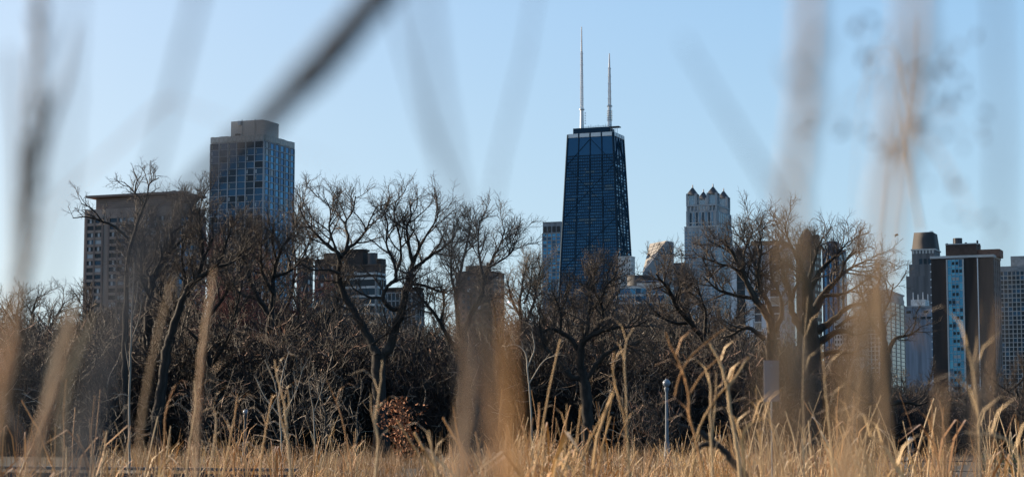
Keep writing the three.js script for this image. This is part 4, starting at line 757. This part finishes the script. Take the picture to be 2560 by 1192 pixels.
// single stalks: path in bearings from the foot upwards, depth, widths in millimetres
function stalk(name, label, depth, path, mm, m, o = {}) {
  const p0 = at(path[0][0], path[0][1], depth), foot = V(p0.x + (o.footShift ?? 0), 0, -depth), b = base(name, label, 'grass stalk', foot, o.group), r = seeded(o.seed ?? Math.round(path[0][0] * 7 + path[0][1]));
  const pts0 = path.map(([x, y, dz = 0]) => { const p = at(x, y, depth - dz); return p.sub(foot); });
  if (pts0[0].y > 0.05) pts0.unshift(V(0, -0.03, 0));
  const c = new THREE.CatmullRomCurve3(pts0, false, 'centripetal'), n = pts0.length * 7, pts = [], w = [], W = Array.isArray(mm) ? mm : [mm, mm, mm * 0.5];
  for (let i = 0; i <= n; i++) { const t = i / n, p = c.getPoint(t), q = t * (W.length - 1), a = Math.min(W.length - 2, Math.floor(q)); p.x += (r() - 0.5) * W[0] * 0.0004; pts.push(p); w.push((W[a] + (W[a + 1] - W[a]) * (q - a)) / 1000 * (i % 9 === 4 ? 1.15 : 0.88 + 0.26 * r())); }
  if (o.blade) part('blade', new MB().ribbon(pts, w, V(0.92, 0, 0.38)).geo(), m, b); else part('stem', new MB().tube(pts, w.map((x) => x / 2), 8).geo(), m, b);
  if (o.seeds) { const [t0, t1, cnt, sz] = o.seeds, sm = new MB(); for (let q = 0; q < cnt; q++) { const t = t0 + (t1 - t0) * Math.pow(r(), 0.8), k = Math.min(n - 1, Math.floor(t * n)), c = pts[k].clone().lerp(pts[k + 1], r()), dir = pts[k + 1].clone().sub(pts[k]).normalize(), side = V(r() - 0.5, r() - 0.5, r() - 0.5).cross(dir).normalize(), l = sz * (0.6 + 0.9 * r()) / 1000, e = c.clone().addScaledVector(side, l * 0.55).addScaledVector(dir, l * 1.6); sm.tube([c, c.clone().lerp(e, 0.5), e], [0.0004, l * 0.3, 0.0003], 5); } part('seed_head', sm.geo(), m, b); }
  const at_ = (t) => pts[Math.round(t * n)];
  for (const t of o.leaves ?? [0.3]) { // sheath leaves
    const q = at_(t), s = r() < 0.5 ? -1 : 1, l = o.leaf ?? 0.18; part('leaf', new MB().ribbon([q, q.clone().add(V(s * 0.15 * l, 0.5 * l, 0.1 * l)), q.clone().add(V(s * 0.5 * l, 0.8 * l, 0.2 * l)), q.clone().add(V(s * l, 0.6 * l, 0.3 * l))], [W[0] / 1000 * 0.9, W[0] / 1000 * 1.1, W[0] / 1000 * 0.8, 0.0006], V(0.2, 0, 1).normalize()).geo(), m, b);
  }
  for (const br of o.branches ?? []) { const bp = br.map(([x, y, dz = 0]) => at(x, y, depth - dz).sub(foot)), cc = new THREE.CatmullRomCurve3(bp, false, 'centripetal'), k = bp.length * 5, l = [], ww = []; for (let i = 0; i <= k; i++) { l.push(cc.getPoint(i / k)); ww.push(W[0] / 2000 * 0.75 * (1 - 0.6 * i / k)); } part('branch', new MB().tube(l, ww, 7).geo(), m, b); }
  return b;
}
const G2 = 'sunlit straw stalks in the middle distance', G1 = 'out of focus stems close to the lens';
const MID = [ // label, depth, path, mm, material, extra
  ['thick bright straw stalk bending left below the smaller oak', 9, [[1852, 1200], [1832, 1060], [1816, 960], [1800, 905], [1775, 858]], [17.3, 14.4, 8.6], 2, { branches: [[[1818, 970], [1842, 940], [1866, 900]]] }],
  ['forked twig like weed just right of the large globe lamp', 8, [[1760, 1200], [1738, 1090], [1724, 1040], [1722, 985], [1702, 912], [1680, 872], [1665, 830]], [9.4, 7.9, 5.0], 1, { branches: [[[1722, 990], [1755, 938], [1790, 902], [1815, 880]], [[1688, 990], [1700, 940], [1730, 890], [1790, 838], [1815, 820]]] }],
  ['upright pale straw pair below the turreted tower', 9, [[1782, 1200], [1778, 1080], [1776, 960], [1772, 930]], [11.5, 9.4, 4.3], 2, { branches: [[[1779, 1100], [1788, 1020], [1792, 930]]] }],
  ['diagonal straw stem crossing the bright stalk', 9, [[1730, 1200], [1748, 1075], [1782, 1008], [1830, 952], [1872, 892]], [9.4, 7.9, 3.6], 0],
  ['short vertical straw stem under the grey plate', 10, [[1908, 1200], [1902, 1090], [1890, 970]], [9.4, 7.2, 2.9], 0],
  ['long straight thin stalk in front of the thick oak trunk', 7, [[2084, 1200], [2074, 1080], [2064, 960], [2056, 860]], [7.2, 5.8, 2.2], 2],
  ['pale thin stalk rising before the thick oak', 7, [[2022, 1200], [2010, 1000], [2014, 860], [2022, 740]], [5.0, 4.3, 2.2], 2],
  ['slanting straw right of the thick oak trunk', 8, [[2078, 1200], [2098, 1120], [2122, 1058], [2156, 990]], [6.5, 5.0, 2.2], 0],
  ['arching broad straw blade at the foot of the straight dark tree', 7, [[2262, 1200], [2240, 1160], [2210, 1112], [2178, 1090], [2148, 1082]], [14.4, 13.0, 4.3], 2, { blade: 1 }],
  ['small arching blade below the grey plate', 7, [[1862, 1200], [1860, 1080], [1884, 1055], [1912, 1048], [1936, 1056]], [9.4, 8.6, 3.6], 0, { blade: 1 }],
  ['bright tall straw clump stem below the grid tower', 11, [[726, 1200], [716, 1080], [708, 1000], [690, 930], [686, 900]], [15.8, 12.2, 5.8], 2, { branches: [[[716, 1090], [700, 1040], [696, 990]], [[712, 1050], [722, 1010], [718, 975]]] }],
  ['straw stem just left of the bright clump', 11, [[648, 1200], [660, 1095], [672, 1030], [680, 985]], [13.0, 10.1, 4.3], 0],
  ['tall pale straw below the gap between the two left towers', 10, [[464, 1200], [474, 1100], [486, 1010], [484, 950]], [10.1, 7.9, 3.6], 2],
  ['straw stem leaning right below the left edge of the grid tower', 11, [[556, 1200], [572, 1110], [586, 1040], [592, 985]], [11.5, 8.6, 3.6], 0],
  ['straw stem with bent tip below the brown block', 10, [[412, 1200], [410, 1060], [418, 1010], [438, 962]], [8.6, 7.2, 3.6], 1],
  ['hooked straw stem below the leaning tree', 10, [[520, 1200], [536, 1100], [538, 1040], [530, 1020], [504, 1030]], [8.6, 6.5, 3.6], 2],
  ['bright wavy stalk in front of the cottonwood trunk', 9, [[938, 1200], [944, 1110], [938, 1050], [948, 980], [956, 900]], [10.8, 8.6, 4.3], 2, { branches: [[[942, 1080], [928, 1030], [926, 985]]] }],
  ['thick wavy twig between the cottonwood and the slim tree', 9, [[1094, 1200], [1082, 1140], [1072, 1075]], [10.1, 8.6, 5.0], 2],
  ['pale kinked stalk left of the cottonwood', 12, [[880, 1200], [862, 1080], [842, 1010], [816, 950]], [9.4, 7.2, 2.9], 1],
  ['thin straw below the low gnarled tree', 9, [[1576, 1200], [1562, 1050], [1548, 1000], [1532, 920], [1536, 880]], [7.9, 6.5, 3.6], 0],
  ['curved pale leaf tip under the low glass building', 9, [[1572, 1200], [1566, 1000], [1562, 900], [1568, 850], [1586, 818]], [5.8, 5.0, 5.8, 2.9], 2],
  ['upright straw under the pale gridded tower', 10, [[1418, 1200], [1414, 1100], [1418, 1010]], [8.6, 7.2, 3.6], 0],
  ['straw leaning left under the feathery tree', 10, [[1300, 1200], [1288, 1120], [1262, 1060]], [8.6, 6.5, 2.9], 0],
  ['bright straw under the left edge of the smaller oak', 10, [[1962, 1200], [1940, 1110], [1926, 1040]], [10.1, 7.2, 2.9], 0],
  ['horizontal broken stem low on the right below the brick slab', 6, [[2560, 1200], [2530, 1110], [2480, 1086], [2440, 1084], [2414, 1080]], [8.6, 7.9, 4.3], 2, { branches: [[[2450, 1085], [2444, 1072], [2436, 1060]]] }],
  ['pale budding twig in front of the brick slab', 5, [[2448, 1200], [2446, 1050], [2440, 985], [2430, 905], [2418, 862], [2414, 838]], [5.8, 5.0, 2.9], 2, { branches: [[[2434, 920], [2442, 870], [2444, 842]], [[2424, 880], [2410, 862], [2404, 858]]] }],
  ['straw stem low in front of the straight dark tree', 8, [[2330, 1200], [2336, 1120], [2330, 1040]], [6.5, 5.0, 2.2], 1],
];
for (const [label, d, path, mm, k, o] of MID) stalk('straw_stalk', label, d, path, mm, STRAW[k], { group: G2, leaves: [0.35, 0.6, 0.78], leaf: 0.14, ...o });

stalk('fallen_branch', 'dark broken branch slanting down right of the large globe lamp foot', 10, [[1905, 1240], [1860, 1190], [1800, 1118], [1740, 1076], [1696, 1062]], [46, 40, 30, 14], bark, { leaves: [], branches: [[[1790, 1112], [1760, 1112], [1735, 1130]]] }).userData.category = 'branch';
const umber = straw(0.22, 0.125, 0.06), bleached = straw(0.62, 0.52, 0.42), shadeGrey = mat(0.085, 0.083, 0.086, 0.9), midStem = straw(0.46, 0.28, 0.13), rustStem = straw(0.62, 0.3, 0.07), paleStem = straw(0.62, 0.39, 0.2);  // the dark blue-grey has the stems' backlit shade put into its colour
const NEAR = [
  ['dark blurred stem bundle rising along the far left edge', 0.9, [[-20, 1200], [10, 1010], [34, 830], [58, 640], [72, 480], [88, 300], [96, 120], [98, -60]], [8.8, 8.8, 7.2], umber, { leaves: [], branches: [[[58, 640], [84, 470], [118, 320], [160, 190], [180, 60]], [[50, 700], [46, 520], [40, 330], [20, 120]]] }],
  ['rust orange blurred stem at the left edge bottom', 1.0, [[-30, 1200], [-10, 1000], [14, 850], [40, 720], [62, 590], [78, 470], [112, 330]], [6.6, 6.1, 4.4], rustStem],
  ['very soft blue grey stem left of the brown block', 0.6, [[60, 1200], [120, 800], [160, 420], [176, 150], [186, -60]], [2.38, 2.38, 2.02], shadeGrey, { leaves: [] }],
  ['soft stem fading above the brown block roof', 0.7, [[180, 1200], [300, 700], [392, 380], [450, 150], [505, -60]], [2.02, 2.81, 3.17], shadeGrey, { leaves: [] }],
  ['strong dark stem slanting up right beside the grid tower top', 0.72, [[170, 1200], [240, 950], [330, 700], [430, 515], [560, 390], [700, 262], [800, 160], [880, 70], [980, -50]], [5, 5, 7, 16, 15], shadeGrey, { leaves: [] }],
  ['soft wide stem above the slim forked tree', 0.55, [[1190, 1200], [1185, 850], [1140, 520], [1105, 330], [1078, 150], [1060, -60]], [2.81, 2.81, 2.81], shadeGrey, { leaves: [] }],
  ['faint slanting stem left of the soft wide stem', 0.75, [[1230, 1200], [1200, 800], [1135, 500], [1065, 300], [990, 40], [970, -60]], [2.02, 2.02, 1.58], shadeGrey, { leaves: [] }],
  ['faint thin stem left of the taller mast', 0.9, [[1262, 1200], [1226, 800], [1226, 560], [1242, 440], [1275, 290], [1312, 140], [1345, -60]], [1.58, 1.8, 1.58], shadeGrey, { leaves: [] }],
  ['faint slanting stem between the masts and the right columns', 0.8, [[2030, 1200], [1998, 760], [1935, 485], [1868, 365], [1790, 238], [1710, 100]], [2.38, 2.38, 1.22], shadeGrey, { leaves: [] }],
  ['broad blurred stem half lit standing over the big oak', 0.6, [[1970, 1200], [1985, 900], [1985, 560], [2004, 340], [2022, 150], [2032, -60]], [4.9, 5.8, 6.1], midStem, { leaves: [] }],
  ['broadest pale mauve blur right of the big oak', 0.5, [[2150, 1200], [2180, 900], [2212, 620], [2245, 380], [2280, 150], [2296, -60]], [3.8, 5.4, 6.1], midStem, { leaves: [] }],
  ['drooping pale stalk whose tip ends at the mansard roof', 2.0, [[2140, 1200], [2130, 700], [2150, 300], [2190, 120], [2225, 110], [2255, 240], [2280, 420], [2304, 578]], [0.88, 0.88, 1.93, 4.95], bleached, { leaves: [] }],
  ['soft stem near the right edge above the brick slab', 0.65, [[2440, 1200], [2470, 900], [2498, 640], [2502, 300], [2490, -60]], [2.38, 2.81, 2.38], shadeGrey, { leaves: [] }],
  ['pinkish blurred stalk at the lower left corner', 1.5, [[60, 1230], [108, 1060], [150, 910], [186, 770]], [8.68, 8.06, 4.96], paleStem],
  ['short pale glowing blade left of the brown block', 1.7, [[100, 1200], [128, 940], [152, 860], [184, 752]], [3.75, 6.0, 12.0, 4.5], paleStem, { blade: 1, leaves: [] }],
  ['pale glowing blade touching the brown block edge', 1.7, [[140, 1200], [166, 960], [196, 870], [226, 790]], [3.75, 6.0, 11.25, 4.5], paleStem, { blade: 1, leaves: [] }],
  ['broad brown blurred stem over the brown block', 0.55, [[210, 1250], [248, 950], [320, 740], [372, 610], [402, 540]], [5.54, 6.34, 3.96, 1.58], shadeGrey, { leaves: [] }],
  ['narrow tan stalk standing before the gap left of the grid tower', 3, [[486, 1200], [494, 1000], [508, 850], [526, 730], [534, 668]], [7.2, 7.92, 8.64, 3.6], paleStem],
  ['faint tan stalk before the dark crooked tree', 2.6, [[340, 1200], [364, 980], [388, 860], [430, 700]], [3.6, 5.4, 3.6], midStem],
  ['pale pink blurred stalk before the slim forked tree trunk', 1.1, [[1140, 1230], [1160, 1080], [1166, 960], [1154, 840], [1130, 740]], [9.5, 5.9, 3.6, 1.58], paleStem, { leaves: [] }],
  ['wide orange brown blur right of the slim forked tree', 0.8, [[1262, 1230], [1252, 1050], [1238, 920], [1212, 800], [1196, 730]], [7.13, 6.34, 4.75, 2.38], rustStem, { leaves: [] }],
  ['second orange blur right of the slim forked tree', 0.95, [[1300, 1230], [1284, 1000], [1272, 860], [1266, 740]], [5.28, 4.88, 2.64], rustStem, { leaves: [] }],
  ['broad tan blur before the big oak trunk', 0.6, [[1890, 1250], [1922, 1010], [1962, 820], [1990, 640]], [4.64, 5.28, 3.92, 2.0], midStem, { leaves: [] }],
  ['arching tan blurred leaf right of the big oak', 1.5, [[2090, 1250], [2132, 980], [2158, 850], [2190, 785], [2236, 778], [2280, 812], [2304, 866]], [2.8, 3.3, 3.9, 1.7], midStem, { leaves: [] }],
  ['broad tan blur left of the straight dark tree', 0.6, [[2110, 1250], [2124, 1000], [2140, 860], [2160, 740]], [4.88, 4.88, 3.28, 1.36], midStem, { leaves: [] }],
  ['brown blurred stem below the brick slab', 1.2, [[2354, 1250], [2356, 1080], [2352, 950]], [6.1, 5.5, 2.8], midStem, { leaves: [] }],
  ['brown blurred stem below the right corner of the brick slab', 1.1, [[2452, 1250], [2460, 1060], [2470, 900], [2482, 760]], [4.4, 4.4, 2.8], midStem, { leaves: [] }],
];
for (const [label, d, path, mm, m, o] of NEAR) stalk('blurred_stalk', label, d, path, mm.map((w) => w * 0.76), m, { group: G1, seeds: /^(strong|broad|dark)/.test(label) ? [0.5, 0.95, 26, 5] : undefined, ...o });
{ // loose seed panicle against the right-hand sky
  const d = 1.25, foot = V(at(2225, HORIZON, d).x, 0, -d), b = base('seed_panicle', 'airy blurred seed panicle against the sky at upper right', 'seed head', foot, G1), r = seeded(611), L = (x, y, z = 0) => at(x, y, d + z).sub(foot);
  const axis = new THREE.CatmullRomCurve3([V(0, -0.02, 0), L(2215, 1000), L(2212, 720), L(2240, 420), L(2270, 180), L(2280, 40)]).getPoints(30); part('stem', new MB().tube(axis, axis.map((_, i) => 0.0016 - i * 0.00003), 6).geo(), midStem, b);
  for (const [x, y] of [[2062, 315], [2200, 375], [2140, 310], [2290, 190], [2335, 170], [2350, 225], [2385, 455], [2300, 330], [2400, 260], [2180, 150], [2440, 560], [2420, 350], [2150, 60], [2400, 120], [2240, 360]]) {
    const e = L(x, y, (r() - 0.5) * 0.2), k = axis[Math.min(29, 16 + Math.floor(r() * 10))], mid = k.clone().lerp(e, 0.5).add(V(0, 0.012, 0)); const tw = part('branchlet', new MB().tube(new THREE.CatmullRomCurve3([k, mid, e]).getPoints(8), 0.0004, 5).geo(), midStem, b);
    const s = new MB(); for (let n = 0; n < 4; n++) { const c = e.clone().add(V((r() - 0.5) * 0.034, (r() - 0.5) * 0.014, (r() - 0.5) * 0.02)), t = V(r() - 0.5, r() - 0.5, r() - 0.5).normalize().multiplyScalar(0.004); s.tube([c.clone().sub(t), c, c.clone().add(t)], [0.0004, 0.0019, 0.0004], 6); } part('seed', s.geo(), shadeGrey, tw);
  }
}
renderer.render(scene, camera);
